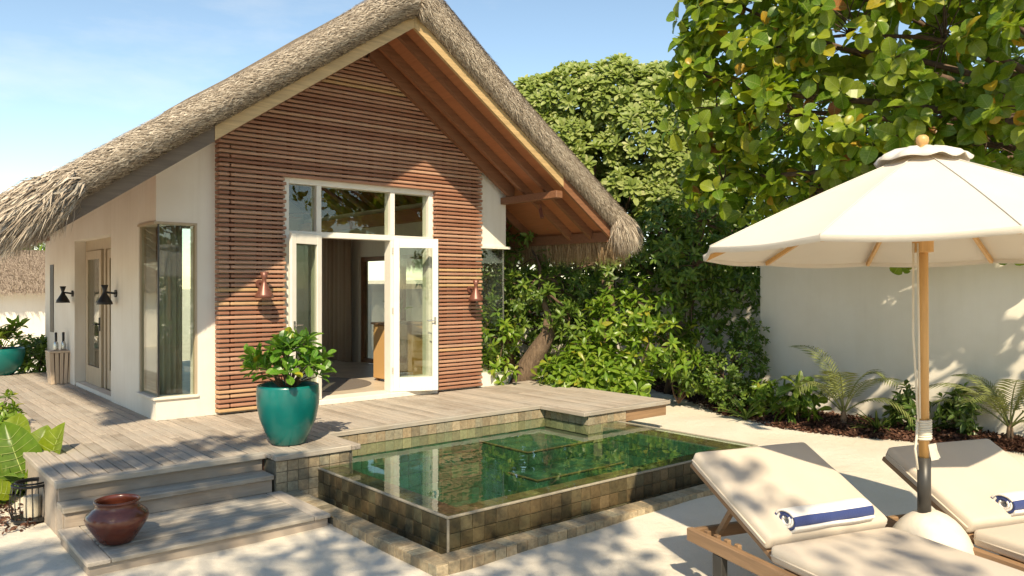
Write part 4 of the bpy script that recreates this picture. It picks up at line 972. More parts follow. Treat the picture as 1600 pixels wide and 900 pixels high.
def build_umbrella():
    dep = 4.95; c = at(1445, dep, SZ); top = at(1441, dep + .02, 2.5)
    u = thing('parasol', 'cream wooden parasol with ten ribs on an egg-shaped concrete base', 'parasol', (c.x, c.y, SZ))
    prof = []
    for i in range(22):
        t = -.5 + 1.5 * i / 21; t = min(t, 1); zz = -.24 + .40 * t - SZ
        prof.append((.28 * math.sqrt(max(0, 1 - t * t)), zz))
    prof = [(0, .001), (prof[0][0], .001)] + [q for q in prof if q[1] > .004 and q[0] > .05] + [(.05, .585), (0, .587)]
    MB().lathe(prof, 56, (c.x + .03, c.y - .02, SZ)).build('base', 'concrete', u, True)
    ax = (top - c).normalized()
    def onp(z): return c + ax * ((z - SZ) / ax.z)
    MB().tube([onp(.12), onp(.49)], .040, 24).build('sleeve', 'grey_metal', u, True)
    MB().tube([onp(.49), onp(2.40)], .031, 24).build('pole', 'pole_wood', u, True)
    fwd, rt = FW, RT
    R = 1.40; tilt = -.030
    def P(r, al, z):  # canopy point, al measured from camera right
        a = math.radians(al); off = rt * (r * math.cos(a)) + fwd * (r * math.sin(a)); o = onp(z); return o + off + Vector((0, 0, off.dot(fwd) * tilt))
    ribs = [7 + 36 * k for k in range(10)]; ZE, ZT = 1.805, 2.385
    # canopy panels: slight sag between ribs
    vs = []; fs = []; NR = 12; K = 8; rows = []
    for i in range(NR + 1):
        t = i / NR; r = lerp(.10, R, t)
        for k in range(10):
            for q in range(K):
                w = q / K; al = ribs[k] + 36 * w; rp = r * math.cos(math.radians(18)) / math.cos(math.radians(36 * (w - .5))); sag = .028 * math.sin(math.pi * w) * t
                z = lerp(ZT, ZE, t) - sag * (1 - .3 * t) + .012 * math.sin(math.pi * t)
                vs.append(P(rp, al, z))
    m = 10 * K
    fs = [(i * m + j, (i + 1) * m + j, (i + 1) * m + (j + 1) % m, i * m + (j + 1) % m) for i in range(NR) for j in range(m)]
    # hem turned down
    base = len(vs); 
    for j in range(m):
        p = Vector(vs[NR * m + j]); vs.append(p + Vector((0, 0, -.035)) - (p - onp(ZE)).normalized() * .004)
    fs += [(NR * m + j, base + j, base + (j + 1) % m, NR * m + (j + 1) % m) for j in range(m)]
    o = MB().add(vs, fs).build('canopy', 'canopy', u, fix=False); o.modifiers.new('thick', 'SOLIDIFY').thickness = .004; autosmooth(o, 12)
    # seams
    sm = MB()
    for al in ribs: sm.tube([P(lerp(.1, R, t), al, lerp(ZT, ZE, t) + .004 + .012 * math.sin(math.pi * t)) for t in np.linspace(0, 1, 9)], .0035, 5)
    sm.build('seam', 'canopy', u, True)
    # ruffled vent cap
    vs = []; rows_ = [(.03, .05), (.10, .052), (.18, .036), (.245, .004), (.275, -.028)]; m2 = 80
    for i, (r, z) in enumerate(rows_):
        for j in range(m2):
            al = j * 360 / m2; rr = r * (1 + (.03 * math.sin(j / m2 * 2 * math.pi * 10 + 1.1) if i > 1 else 0)); zz = ZT + z + (.011 * math.sin(j / m2 * 2 * math.pi * 10) * i / 4 + .007 * math.sin(j * .9 + i)) * (i > 0); vs.append(P(rr, al, zz))
    fs = [(i * m2 + j, (i + 1) * m2 + j, (i + 1) * m2 + (j + 1) % m2, i * m2 + (j + 1) % m2) for i in range(4) for j in range(m2)] + [tuple(range(m2))]
    o = MB().add(vs, fs).build('vent_cap', 'canopy', u, True, fix=False); o.modifiers.new('thick', 'SOLIDIFY').thickness = .004
    q = onp(2.425); MB().lathe([(.022, 0), (.024, .02), (.021, .03), (.033, .042), (.039, .064), (.036, .084), (.022, .098), (0, .102)], 24, q).build('finial', 'pole_wood', u, True)
    # ribs and struts
    hz = 1.86
    for al in ribs:
        p0, p1 = P(.06, al, ZT - .05), P(R * .985, al, ZE - .022); a = math.radians(al); side = rt * -math.sin(a) + fwd * math.cos(a)
        MB().bar(p0, p1, .022, .03).build('rib', 'pole_wood', u)
        MB().bar(P(.055, al, hz + .02), P(.62, al, lerp(ZT, ZE, .43) - .045), .018, .028).build('strut', 'pole_wood', u)
    h = MB(); h.lathe([(.036, -.08), (.062, -.075), (.062, -.01), (.085, .02), (.085, .06), (.036, .065)], 20, onp(hz))
    h.build('hub', 'pole_wood', u); MB().lathe([(.03, -.05), (.075, -.04), (.075, .02), (.03, .03)], 20, onp(ZT - .04)).build('top_hub', 'pole_wood', u)
    # pulley rope, wound round the pole
    rp = MB(); a0 = onp(hz - .02) - rt * .075 - fwd * .03; w0 = onp(.72)
    rp.tube([a0, a0 * .5 + (w0 - rt * .06) * .5 + Vector((0, 0, 0)) - rt * .004, w0 - rt * .05 - fwd * .03], .007, 7)
    a1 = onp(hz - .02) - rt * .055 - fwd * .045; rp.tube([a1, onp(.74) - rt * .042 - fwd * .035], .006, 7)
    rp.tube([w0 - rt * .05 - fwd * .02, onp(.62) - rt * .062 - fwd * .03, onp(.55) - rt * .066 - fwd * .02, onp(.42) - rt * .055 - fwd * .03], .0075, 7)
    rp.build('rope', 'rope', u, True)
    wd = MB(); n = 96; wd.tube([onp(.60 + .125 * i / n) + (rt * math.cos(i / n * 16 * math.pi) + fwd * math.sin(i / n * 16 * math.pi)) * .040 for i in range(n + 1)], .0085, 6); wd.build('rope_coil', 'rope', u, True)
    q = onp(.53) + rt * .035 - fwd * .03; tg = MB(); tg.bar(q + Vector((0, 0, .05)), q + rt * .02 + Vector((0, 0, -.05)), .05, .004, tuple(fwd)); tg.bar(q + rt * .01 + Vector((0, 0, .02)), q + rt * .035 + Vector((0, 0, -.04)), .035, .003, tuple(fwd + rt * .4)); tg.build('care_tag', 'tag', u)
wood('teak_y', [(0, (.27, .16, .085)), (1, (.34, .21, .115))], 1, .55, 12, .25, .35)
L1 = build_lounger((4.25, 3.23), math.radians(72.9), 1.02, -.74, .86, math.radians(26), 'teak sun lounger with beige cushions left of the parasol base', 1)
L2 = build_lounger((5.49, 2.52), math.radians(69.5), 1.02, -.68, .80, math.radians(27), 'teak sun lounger with beige cushions right of the parasol, cut by the frame', 5)
build_towel(L1, .2, .82, -.70, .40 + .215, 'rolled blue and white striped towel on the left lounger')
build_towel(L2, .36, .98, -.64, .40 + .215, 'rolled blue and white striped towel on the right lounger')
build_umbrella()

# ================================================================== GARDEN WALLS, HUT, MULCH
def build_garden():
    w = MB().box(11.37, 11.62, -3.5, 7.17, SZ - .1, 2.1, .01).build('garden_wall', 'garden_wall'); tag(w, 'tall white garden wall dappled with leaf shade behind the parasol', 'wall')
    w = MB().box(13.0, 13.25, 6.0, 24, SZ - .1, 1.75).build('garden_wall', 'garden_wall'); tag(w, 'shaded cream boundary wall behind the shrubs', 'wall')
    # mulch bed: low soil mound with leaf litter
    edge = [(1030, 611), (1052, 618), (1110, 640), (1200, 667), (1300, 679), (1450, 693), (1600, 707), (1760, 722)]
    front = [pix(a, b, SZ) for a, b in edge]
    front = [Vector((13.0, 11.5, 0))] + front + [Vector((10.9, 1.0, 0))]
    n = len(front); vs = []; fs = []; R = 6
    pts = []
    for i in range(n - 1):
        for k in range(6): pts.append(front[i].lerp(front[i + 1], k / 6))
    r = random.Random(3)
    for p in pts:
        xb = 11.37 if p.y < 7.2 else lerp(11.37, 13.0, min(1, (p.y - 7.2) / .6))
        xb = max(xb, p.x + .05)
        for j in range(R + 1):
            t = j / R; q = Vector((lerp(p.x + r.uniform(-.04, .04), xb + .01, t), p.y + r.uniform(-.02, .02), SZ - .03 + .085 * min(1, t * 3) + r.uniform(0, .02))); vs.append(q)
    fs = [(i * (R + 1) + j, (i + 1) * (R + 1) + j, (i + 1) * (R + 1) + j + 1, i * (R + 1) + j + 1) for i in range(len(pts) - 1) for j in range(R)]
    o = MB().add(vs, fs).build('planting_bed', 'soil', None, True, fix=False); tag(o, 'strip of dark soil at the foot of the garden wall', 'planting bed', kind='structure')
    N = 26000; rr = np.random.default_rng(4); i = rr.integers(0, len(pts), N); t = rr.random(N) ** 1.1 * 1.0
    A = np.array([list(p) for p in pts]); xb = np.array([max(11.37 if p.y < 7.2 else lerp(11.37, 13.0, min(1, (p.y - 7.2) / .6)), p.x + .05) for p in pts])
    P = np.stack([A[i, 0] - .03 + (xb[i] - A[i, 0]) * t, A[i, 1] + rr.normal(0, .07, N), SZ - .005 + .075 * np.minimum(1, t * 3) + rr.random(N) * .035], 1)
    cloud('leaf_litter', T_SMALL, P, frames(rr.normal(0, 1, (N, 3)) * np.array([1, 1, .35]), rr.normal(0, .45, (N, 3)) + np.array([0, 0, 1])), rr.uniform(.03, .075, N), 'mulch')
    tag(D.objects['leaf_litter'], 'brown leaf litter and bark mulch along the garden wall', 'mulch')
    # litter at the left of the steps
    N = 800; P = np.stack([rr.uniform(.45, 1.2, N), rr.uniform(7.5, 9.2, N), np.full(N, SZ + .01) + rr.random(N) * .02], 1); 
    o = cloud('leaf_litter', T_SMALL, P, frames(rr.normal(0, 1, (N, 3)) * np.array([1, 1, .35]), rr.normal(0, .4, (N, 3)) + np.array([0, 0, 1])), rr.uniform(.03, .07, N), 'mulch'); tag(o, 'brown leaf litter on the sand under the left plants', 'mulch')
    # distant thatched hut on the left
    h = thing('thatched_hut', 'distant white hut with a grey thatched roof at far left', 'hut', (3.5, 30, SZ))
    x0, x1, y0 = -3.0, 6.2, 27.5
    MB().box(x0, x1, y0, y0 + 5, SZ - .1, 1.5).build('wall', 'plaster', h)
    ov = .5; ze, zr_ = 1.36, 2.45
    MB().add([(x0 - ov, y0 - ov, ze), (x1 + ov, y0 - ov, ze), (x1 - 1.2, y0 + 2.5, zr_ + .3), (x0 + 1.2, y0 + 2.5, zr_ + .3), (x0 - ov, y0 + 5.5, ze), (x1 + ov, y0 + 5.5, ze)],
             [(0, 1, 2, 3), (1, 5, 2), (5, 4, 3, 2), (4, 0, 3), (0, 4, 5, 1)]).build('roof', 'thatch', h)
    N = 16000; u = rr.random(N); v_ = rr.random(N) ** .9; P = np.stack([lerp(x0 - ov, x1 + ov, u), y0 - ov + 3.0 * v_, ze + (zr_ + .3 - ze) * v_ + .02], 1)
    Dd = np.stack([rr.normal(0, .15, N), np.full(N, -1.), np.full(N, -.62)], 1); o = cloud('roof_straw', T_STRAW, P, frames(Dd, np.tile([[0, -.6, 1.]], (N, 1))), np.stack([rr.uniform(.02, .04, N), rr.uniform(.1, .3, N), np.ones(N)], 1), 'straw_grey', h)
build_garden()

# ================================================================== TREES AND SHRUBS
def crown(r, lumps, n, shell=(.7, 1.02), under=-.55):
    C = np.array([l[:3] for l in lumps], float); Rr = np.array([(l[3:6] if len(l) >= 6 else (l[3],) * 3) for l in lumps], float)
    wgt = Rr.prod(1) ** (2 / 3); wgt /= wgt.sum(); out_p, out_d = [], []
    while sum(len(x) for x in out_p) < n:
        k = n * 2; i = r.choice(len(C), k, p=wgt); d = unit(r.normal(0, 1, (k, 3))); f = r.uniform(shell[0], shell[1], k) ** .7
        p = C[i] + d * Rr[i] * f[:, None]; keep = d[:, 2] > under + r.uniform(-.3, .3, k)
        q = np.min([(((p - C[j]) / Rr[j]) ** 2).sum(1) + 99 * (i == j) for j in range(len(C))], 0) if len(C) > 1 else np.full(k, 9.)
        keep &= q > .55
        out_p.append(p[keep]); out_d.append(d[keep])
    p = np.concatenate(out_p)[:n]; d = np.concatenate(out_d)[:n]; return p, d
def limbs(mb, fork, pts, r0, r1, rnd, n=6, wob=.12):
    for q in pts: 
        b = Vector(fork); q = Vector(q); L = (q - b).length; path = []; rad = []
        off = Vector((rnd.uniform(-1, 1), rnd.uniform(-1, 1), rnd.uniform(-.3, .8))) * wob * L; off2 = Vector((rnd.uniform(-1, 1), rnd.uniform(-1, 1), rnd.uniform(-.5, .5))) * wob * .5 * L
        for k in range(7):
            t = k / 6; path.append(b.lerp(q, t) + off * math.sin(math.pi * t) + off2 * math.sin(2 * math.pi * t)); rad.append(lerp(r0, r1, t ** .7))
        mb.tube(path, rad, n)
def vis_front(P, axis_pt): return (np.asarray(P) - CAMP) @ np.array(FW) < axis_pt

def sea_grape():
    r = np.random.default_rng(21); rnd = random.Random(21)
    t = thing('sea_grape_tree', 'sea grape tree with big round green and yellow leaves over the parasol', 'tree', (11.9, .4, SZ))
    def L(px, dep, z, rad): q = at(px, dep, z); return (q.x, q.y, z, *rad) if hasattr(rad, '__len__') else (q.x, q.y, z, rad)
    lumps = [L(1095, 10.5, 4.4, .5), L(1150, 10.4, 5.3, .7), L(1185, 10.4, 4.75, .95), L(1120, 10.6, 3.95, .62), L(1250, 10.2, 3.75, .9), L(1130, 10.9, 3.05, .5), L(1330, 9.8, 4.7, 1.1), L(1380, 9.9, 3.5, 1.05), L(1270, 10.6, 2.85, .75), L(1475, 9.4, 4.5, 1.1), L(1540, 9.5, 3.4, 1.05),
             L(1620, 9.0, 4.3, 1.1), L(1700, 9.2, 3.3, 1.1), L(1450, 10.2, 2.7, .9), L(1620, 9.8, 2.5, .9), L(1245, 10.4, 5.7, 1.0), L(1400, 9.9, 5.8, 1.1), L(1560, 9.2, 5.6, 1.1), L(1720, 8.8, 5.2, 1.2), L(1840, 8.6, 4.2, 1.2), L(1900, 8.5, 3.2, 1.0),
             (9.7, 2.3, 4.1, 1.1), (9.0, 1.2, 4.6, 1.2), (10.2, 1.0, 4.0, 1.2), (10.0, 2.9, 3.5, .8), (8.6, .2, 4.8, 1.2), (10.4, 2.1, 3.2, .9), (6.9, 1.2, 5.3, .9), (7.7, 1.5, 5.2, 1.0), (7.5, .3, 5.4, 1.1), (10.6, -.2, 3.4, 1.1)]
    P, d = crown(r, lumps, 1750, (.45, 1.08), -.8)
    pxs = np.array([800 + 1228 * (Vector(p).dot(RT)) / max(.1, Vector(p).dot(FW)) for p in P]); kp = (pxs < 1640) | (r.random(len(P)) < .2); P = P[kp]; d = d[kp]
    ax = d + np.array([0, 0, .35]) + r.normal(0, .35, P.shape)
    LP, LF, LS = whorls(r, P, ax, 8, -.6, 1.0, .12, .30)
    leaves(t, T_ROUND, LP, LF, LS, 'seagrape', 300)
    tr = MB(); base = Vector((12.2, .6, SZ)); f = Vector((11.7, 1.6, 2.3)); tr.tube([base, Vector((12.2, .9, .5)), Vector((12.0, 1.3, 1.5)), f, f + Vector((-.4, .5, .6))], [.22, .19, .17, .15, .13], 12); tr.build('trunk', 'bark', t, True)
    b = MB(); limbs(b, f + Vector((-.3, .4, .5)), [Vector(l[:3]) for l in lumps], .075, .02, rnd, 7, .1); b.build('limb', 'twig', t, True)
    tw = MB()
    for i in range(0, len(P), 2):
        c = min(lumps, key=lambda l: (Vector(l[:3]) - Vector(P[i])).length); limbs(tw, c[:3], [P[i]], .012, .005, rnd, 4, .12)
    o = tw.build('twigs', 'twig', t, True); o['kind'] = 'stuff'
sea_grape()

def octopus_bush():
    r = np.random.default_rng(31); rnd = random.Random(31); q0 = at(950, 16.2, SZ)
    t = thing('octopus_bush', 'tall pale green tree of leafy rosettes behind the right roof slope', 'tree', q0)
    def L(px, dep, z, rad): q = at(px, dep, z); return (q.x, q.y, z, rad)
    lumps = [L(845, 16.8, 5.0, .95), L(900, 16.4, 5.25, .85), L(965, 16.2, 5.25, .9), L(1030, 16, 5.1, .9), L(1085, 15.8, 4.5, .8), L(800, 17, 4.6, .8), L(880, 16.2, 4.4, .75), L(1010, 15.4, 4.35, .7), L(1060, 15.2, 3.75, .6), L(985, 15.2, 3.35, .45), L(1040, 15.0, 3.05, .5), L(1100, 15.4, 3.2, .6), L(930, 15.6, 4.0, .5), L(900, 16.5, 3.7, .6)]
    P, d = crown(r, lumps, 2000, (.84, 1.06), -.35)
    ax = d * .8 + np.array([0, 0, .75]) - np.array(FW) * .55 + r.normal(0, .25, P.shape); S = r.uniform(.19, .29, len(P))
    leaves(t, T_ROS[0], P, frames(ax, r.normal(0, 1, P.shape)), S, 'octopus', 300, 'leaf_rosette', 'foliage')
    tr = MB(); f = q0 + Vector((0, 0, 2.6)); tr.tube([q0, q0 + Vector((.1, .1, 1)), f], [.2, .16, .13], 10); tr.build('trunk', 'bark', t, True)
    b = MB(); limbs(b, f, [Vector(l[:3]) for l in lumps], .07, .02, rnd, 6); b.build('limb', 'twig', t, True)
octopus_bush()

def bush(name, label, cat, base, lumps, n, k, tmpl, size, mat, nparts, seed, trunk=None, group=None, el=(-.2, 1.1), shell=(.35, 1.03), under=-.8, upb=.5, stem=.03, radii=None):
    r = np.random.default_rng(seed); rnd = random.Random(seed); t = thing(name, label, cat, base, group)
    P, d = crown(r, lumps, n, shell, under); ax = d + np.array([0, 0, upb]) + r.normal(0, .35, P.shape)
    LP, LF, LS = whorls(r, P, ax, k, el[0], el[1], size[0], size[1]); leaves(t, tmpl, LP, LF, LS, mat, nparts)
    b = MB(); base = Vector(base); f = base + Vector((0, 0, .05)) if trunk is None else Vector(trunk[-1])
    if trunk is not None:
        m = len(trunk); rr_ = radii or [lerp(stem * 1.9, stem, i / (m - 1)) for i in range(m)]; MB().tube(trunk, rr_, 12).build('trunk', 'bark', t, True)
    limbs(b, f, [Vector(l[:3]) for l in lumps], stem * .6, stem * .25, rnd, 6)
    for i in range(0, len(P), max(1, len(P) // 70)):
        c = min(lumps, key=lambda l: (Vector(l[:3]) - Vector(P[i])).length); limbs(b, c[:3], [P[i]], stem * .25, stem * .1, rnd, 4)
    b.build('branches' if trunk is not None else 'stems', 'twig', t, True); return t
def A(px, dep, z, *rad): q = at(px, dep, z); return (q.x, q.y, z, *rad)

def build_shrubs():
    # bent trunk tree by the deck
    b0 = at(808, 13.4, SZ); c = at(838, 13.2, .75)
    tk = [b0, at(822, 13.3, .12), at(843, 13.2, .52), at(858, 13.1, .80), at(856, 13.1, 1.1), at(846, 13.15, 1.4), at(842, 13.2, 1.7)]
    bush('bent_tree', 'leaning tree with a thick crooked brown trunk beside the right end of the deck', 'tree', b0, [A(862, 12.95, 1.3, .38), A(826, 12.95, 1.55, .36), A(890, 13.0, .95, .35), A(800, 13.8, 1.75, .8), A(880, 13.9, 1.45, .65), A(850, 14.2, 2.6, 1.0), A(940, 14.2, 2.0, .7), A(770, 14, 1.1, .5)], 420, 8, T_LEAF, (.11, .19), 'hedge', 120, 41, tk, stem=.06, radii=[.25, .21, .16, .12, .06, .045, .035])
    # bright shrub right of it
    bush('bright_shrub', 'bright yellow-green shrub of glossy leaves at the far edge of the deck', 'shrub', at(920, 12.6, SZ), [A(885, 12.6, .02, .42), A(940, 12.5, .1, .45), A(975, 12.4, -.05, .33), A(915, 12.8, .3, .4)], 210, 9, T_OBO, (.17, .26), 'bright', 200, 42)
    bush('leafy_shrub', 'sparse bright leafy shrub behind the right corner window', 'shrub', at(775, 12.6, SZ), [A(770, 12.6, .2, .35), A(785, 12.5, .7, .3), A(760, 12.7, .9, .4)], 60, 7, T_LEAF, (.12, .2), 'bright', 80, 43, el=(-.4, .9))
    bush('broadleaf_shrub', 'mid green shrub with lit leaves between the roof corner and the parasol', 'shrub', at(990, 13, SZ), [A(960, 13, .95, .55), A(1010, 12.9, 1.2, .5), A(1040, 12.8, .6, .55), A(980, 13.2, .35, .5)], 190, 8, T_LEAF, (.13, .21), 'bright', 120, 44)
    bush('tall_shrub', 'tall dark green shrub in front of the cream boundary wall', 'shrub', at(1060, 13.1, SZ), [A(1075, 13.2, 1.5, .6), A(1110, 13.3, .9, .55), A(1060, 13.1, .35, .5), A(1120, 13.2, 1.8, .55), A(1090, 13, .0, .35), A(1150, 13.2, 1.5, .5)], 330, 8, T_LEAF, (.10, .17), 'hedge', 80, 45)
    bush('low_shrub', 'dense small-leaved shrub against the end of the garden wall', 'shrub', at(1145, 12.4, SZ), [A(1130, 12.5, .1, .42), A(1160, 12.4, .35, .4), A(1150, 12.3, -.15, .3), A(1168, 12.5, .75, .3)], 330, 8, T_SMALL, (.06, .11), 'hedge', 80, 46)
    bush('slender_tree', 'slender tree with a leaning brown stem among the shrubs', 'tree', at(1045, 14.6, SZ), [A(1085, 12.9, 1.6, .45), A(1085, 12.7, 1.9, .6), A(1040, 12.8, 2.3, .6), A(1100, 12.9, 2.6, .6)], 170, 8, T_LEAF, (.11, .18), 'hedge', 40, 47, [at(1042, 14.6, SZ), at(1050, 14.5, 0), at(1066, 14.3, .45), at(1080, 13.9, 1.0), at(1084, 13.4, 1.9)], stem=.035)
    # trees filling the background
    G = 'dark background trees'
    spec = [(790, 19, 'dark leafy tree behind the roof ridge of the villa, right side'), (930, 18.5, 'dark leafy tree standing behind the pale rosette tree'), (1080, 17.5, 'dark leafy tree filling the gap left of the sea grape'), (1240, 16, 'dark leafy tree behind the left half of the parasol'), (1420, 14.5, 'dark leafy tree above the garden wall behind the parasol pole'), (1600, 13.5, 'dark leafy tree behind the right edge of the garden wall')]
    for i, (px, dp, lab) in enumerate(spec):
        zt = (3.6, 4.4, 4.3, 4.6, 4.8, 4.8)[i]
        lm = [A(px + 40 * math.sin(k * 2.1), dp + .6 * math.cos(k * 1.7), .3 + (zt - .3) * k / 6, 1.25 - .04 * k) for k in range(7)]
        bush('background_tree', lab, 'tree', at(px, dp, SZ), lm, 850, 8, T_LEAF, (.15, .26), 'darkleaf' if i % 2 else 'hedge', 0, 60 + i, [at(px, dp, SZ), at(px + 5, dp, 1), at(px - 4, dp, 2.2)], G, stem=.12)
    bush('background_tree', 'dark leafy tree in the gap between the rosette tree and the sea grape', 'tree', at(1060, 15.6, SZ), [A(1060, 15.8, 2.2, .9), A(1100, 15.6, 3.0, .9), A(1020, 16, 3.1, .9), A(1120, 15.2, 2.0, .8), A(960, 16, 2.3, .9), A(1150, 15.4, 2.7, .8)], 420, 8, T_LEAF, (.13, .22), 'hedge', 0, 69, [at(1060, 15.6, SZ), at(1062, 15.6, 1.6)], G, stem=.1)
    for i, (x, y) in enumerate(((-6, 3), (-9, -3), (-3, -9), (3, -8.5), (8, -6.5), (-8, 8))):
        bush('background_tree', ('bushy tree beside the path behind the viewer, far left', 'bushy tree behind the viewer to the left', 'bushy tree straight behind the viewer', 'bushy tree behind the viewer to the right', 'bushy tree behind the loungers out of view', 'bushy tree beyond the left end of the deck out of view')[i], 'tree', (x, y, SZ), [(x, y, 1.0, 1.5), (x + .8, y - .5, 2.2, 1.4), (x - .7, y + .5, 2.4, 1.4), (x, y, 3.2, 1.2)], 260, 8, T_LEAF, (.25, .4), 'hedge', 0, 90 + i, [(x, y, SZ), (x, y, 1.2)], 'greenery behind the viewer', stem=.1)
    # far left
    bush('leafy_shrub', 'dark green shrub between the teal bowl and the stool', 'shrub', at(62, 14.6, -.1), [A(48, 14.8, .3, .35), A(66, 14.6, .3, .36), A(80, 15.2, .35, .3), A(52, 14.4, .1, .3)], 150, 8, T_LEAF, (.10, .16), 'hedge', 110, 71)
    bush('yellow_tree', 'yellow-tinged tree top peeping over the hut at far left', 'tree', at(-5, 36, SZ), [A(-14, 36, 4.2, 1.3), A(6, 36.5, 3.8, 1.0), A(56, 37, 2.4, 1.2)], 240, 8, T_LEAF, (.3, .5), 'bright', 0, 72, [at(-5, 36, SZ), at(-5, 36, 3)], stem=.15)
    bush('low_shrub', 'bright small-leaved shrub at the left edge beside the deck', 'shrub', at(-10, 8.6, SZ), [A(-12, 8.7, .12, .26), A(2, 8.4, -.03, .2), A(-25, 8.5, -.1, .3)], 90, 8, T_LEAF, (.08, .14), 'bright', 120, 73)
    bush('low_shrub', 'low green plants under the big leaves at the left edge', 'shrub', at(5, 7.4, SZ), [A(5, 7.4, -.28, .18), A(-15, 7.5, -.15, .25), A(20, 7.8, -.2, .16)], 45, 7, T_LEAF, (.12, .2), 'hedge', 80, 74)
build_shrubs()

# ---- big-leaf plant at left
def taro():
    b = at(28, 7.55, SZ); t = thing('elephant_ear_plant', 'elephant-ear plant with huge veined leaves beside the steps', 'plant', b)
    st = [(0, .05), (.04, .30), (.15, .42), (.35, .46), (.6, .40), (.8, .27), (.93, .12), (1, 0)]
    def leaf_mesh(seed):
        r = random.Random(seed); N = 26; K = 6; vs = []; fs = []
        for i in range(N + 1):
            tt = i / N; y = tt; w = np.interp(tt, [s[0] for s in st], [s[1] for s in st]) * (1 + .02 * math.sin(i * .7 + seed))
            for j in range(-K, K + 1):
                f = j / K; rib = .009 * abs(math.sin((tt * 8 + abs(f) * 2.2) * math.pi)) * (1 - abs(f) * .4)
                vs.append((f * w, y - .10 * abs(f) * (1 - tt) + .10 * abs(f) * tt * .6, -.22 * y * y + .16 * abs(f) * w * 2 + rib + .007 * math.sin(i * .5 + j * .4 + seed)))
        m = 2 * K + 1
        fs = [(i * m + j, i * m + j + 1, (i + 1) * m + j + 1, (i + 1) * m + j) for i in range(N) for j in range(2 * K)]
        me = MB().add(vs, fs).mesh('leaf', 'taro', True, fix=False)
        vm = MB(); vm.tube([(0, y, -.22 * y * y + .008) for y in np.linspace(0, .98, 10)], [.012 * (1 - .8 * k / 9) for k in range(10)], 5)
        for s in (-1, 1):
            for k in range(1, 7):
                y0 = k * .125 - .06; w = np.interp(y0 + .1, [q[0] for q in st], [q[1] for q in st]) * .92
                pts = []
                for u in np.linspace(0, 1, 5):
                    f = u; yy = y0 + .13 * u; pts.append((s * w * u, yy - .10 * f * (1 - yy) + .06 * f * yy, -.22 * yy * yy + .16 * f * w * 2 + .02))
                vm.tube(pts, [.006, .005, .004, .003, .002], 4)
        return me, vm.mesh('vein', 'vein', True)
    specs = [(36, 7.4, -.20, .50, (-.32, -.05, .85), (.25, -.9, .35)), (76, 7.45, -.19, .44, (.10, .05, .95), (-.42, -.85, .3)), (54, 7.65, -.2, .40, (.05, .25, .9), (.15, -.9, .3)), (50, 7.3, -.29, .24, (.25, -.25, .6), (0, -.7, .7)),
             (-12, 7.5, -.24, .42, (-.55, .0, .7), (.2, -.8, .5)), (18, 7.85, -.12, .42, (-.1, .3, .9), (.1, -.9, .4)), (12, 7.2, -.34, .30, (-.5, -.35, .25), (0, -.5, .85)), (66, 7.3, -.27, .2, (.3, -.3, .5), (.1, -.6, .8))]
    for i, (px, dp, z, s, d, n) in enumerate(specs):
        start = at(px, dp, z); me, vm = leaf_mesh(i)
        dd = RT * d[0] + FW * d[1] + Vector((0, 0, d[2])); nn = RT * n[0] + FW * n[1] + Vector((0, 0, n[2]))
        fr = frames(np.array([list(dd)]), np.array([list(nn)]))[0]; o = obj('leaf', me, t, frame_matrix(start, fr, s)); obj('vein', vm, o, wm(o))
        MB().tube([b + Vector((random.uniform(-.05, .05), random.uniform(-.05, .05), 0)), b.lerp(start, .55) + Vector((0, 0, .05)), start], [.018, .013, .008], 7).build('stalk', 'taro', t, True)
taro()

# ---- small plants along the garden wall
def palm(px, py, label, hgt, seed, nf=9):
    r = np.random.default_rng(seed); b = pix(px, py, SZ + .03); t = thing('young_palm', label, 'palm', b, 'young palms along the garden wall')
    MB().tube([b, b + Vector((0, 0, .16)), b + Vector((.01, .0, .30))], [.05, .04, .025], 8).build('stem', 'bark', t, True)
    for i in range(nf):
        a = i * 2.39996 + seed; el = lerp(1.35, .55, i / nf) + r.uniform(-.1, .1); L = hgt * r.uniform(.8, 1.05); d = Vector((math.cos(a) * .75, math.sin(a), 0)); pts = []
        if d.x > .3: d.x *= .3
        p = b + Vector((0, 0, .2)); e = el; K = 16; pts = [p.copy()]
        for k in range(K): p = p + (d * math.cos(e) + Vector((0, 0, math.sin(e)))) * (L / K); e -= r.uniform(.06, .12) * (.4 + k / K * 1.4); pts.append(p.copy())
        mb = MB(); mb.tube(pts, [lerp(.011, .003, k / K) for k in range(K + 1)], 5)
        for k in range(4, K + 1):
            c = pts[k]; tg = (pts[k] - pts[k - 1]).normalized(); sd = tg.cross(Vector((0, 0, 1))).normalized(); ll = .26 * math.sin(math.pi * (k - 2) / (K + .5)) ** .6 * hgt
            for s in (-1, 1):
                for h in (0, .5):
                    c2 = c - tg * (L / K * h); q = c2 + sd * s * ll * .78 + tg * ll * .55 + Vector((0, 0, -.18 * ll)); w = tg * .011
                    mid = c2.lerp(q, .5) + Vector((0, 0, .05 * ll)); mb.add([c2 - w * .4, c2 + w * .4, mid + w, mid - w, q], [(0, 1, 2, 3), (3, 2, 4)])
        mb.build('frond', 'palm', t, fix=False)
def tuft(px, py, label, n, L, seed, mat='darkleaf', group=None):
    r = np.random.default_rng(seed); b = pix(px, py, SZ + .03); t = thing('strap_leaf_plant', label, 'plant', b, group)
    a = r.uniform(0, 6.28, n); el = r.uniform(.45, 1.35, n); d = np.stack([np.cos(a) * np.cos(el), np.sin(a) * np.cos(el), np.sin(el)], 1)
    leaves(t, T_BLADE, np.tile(np.array([list(b)]), (n, 1)) + r.normal(0, .015, (n, 3)), frames(d, np.tile([[0, 0, 1.]], (n, 1)) + .01), r.uniform(.7, 1, n) * L, mat, n, 'blade')
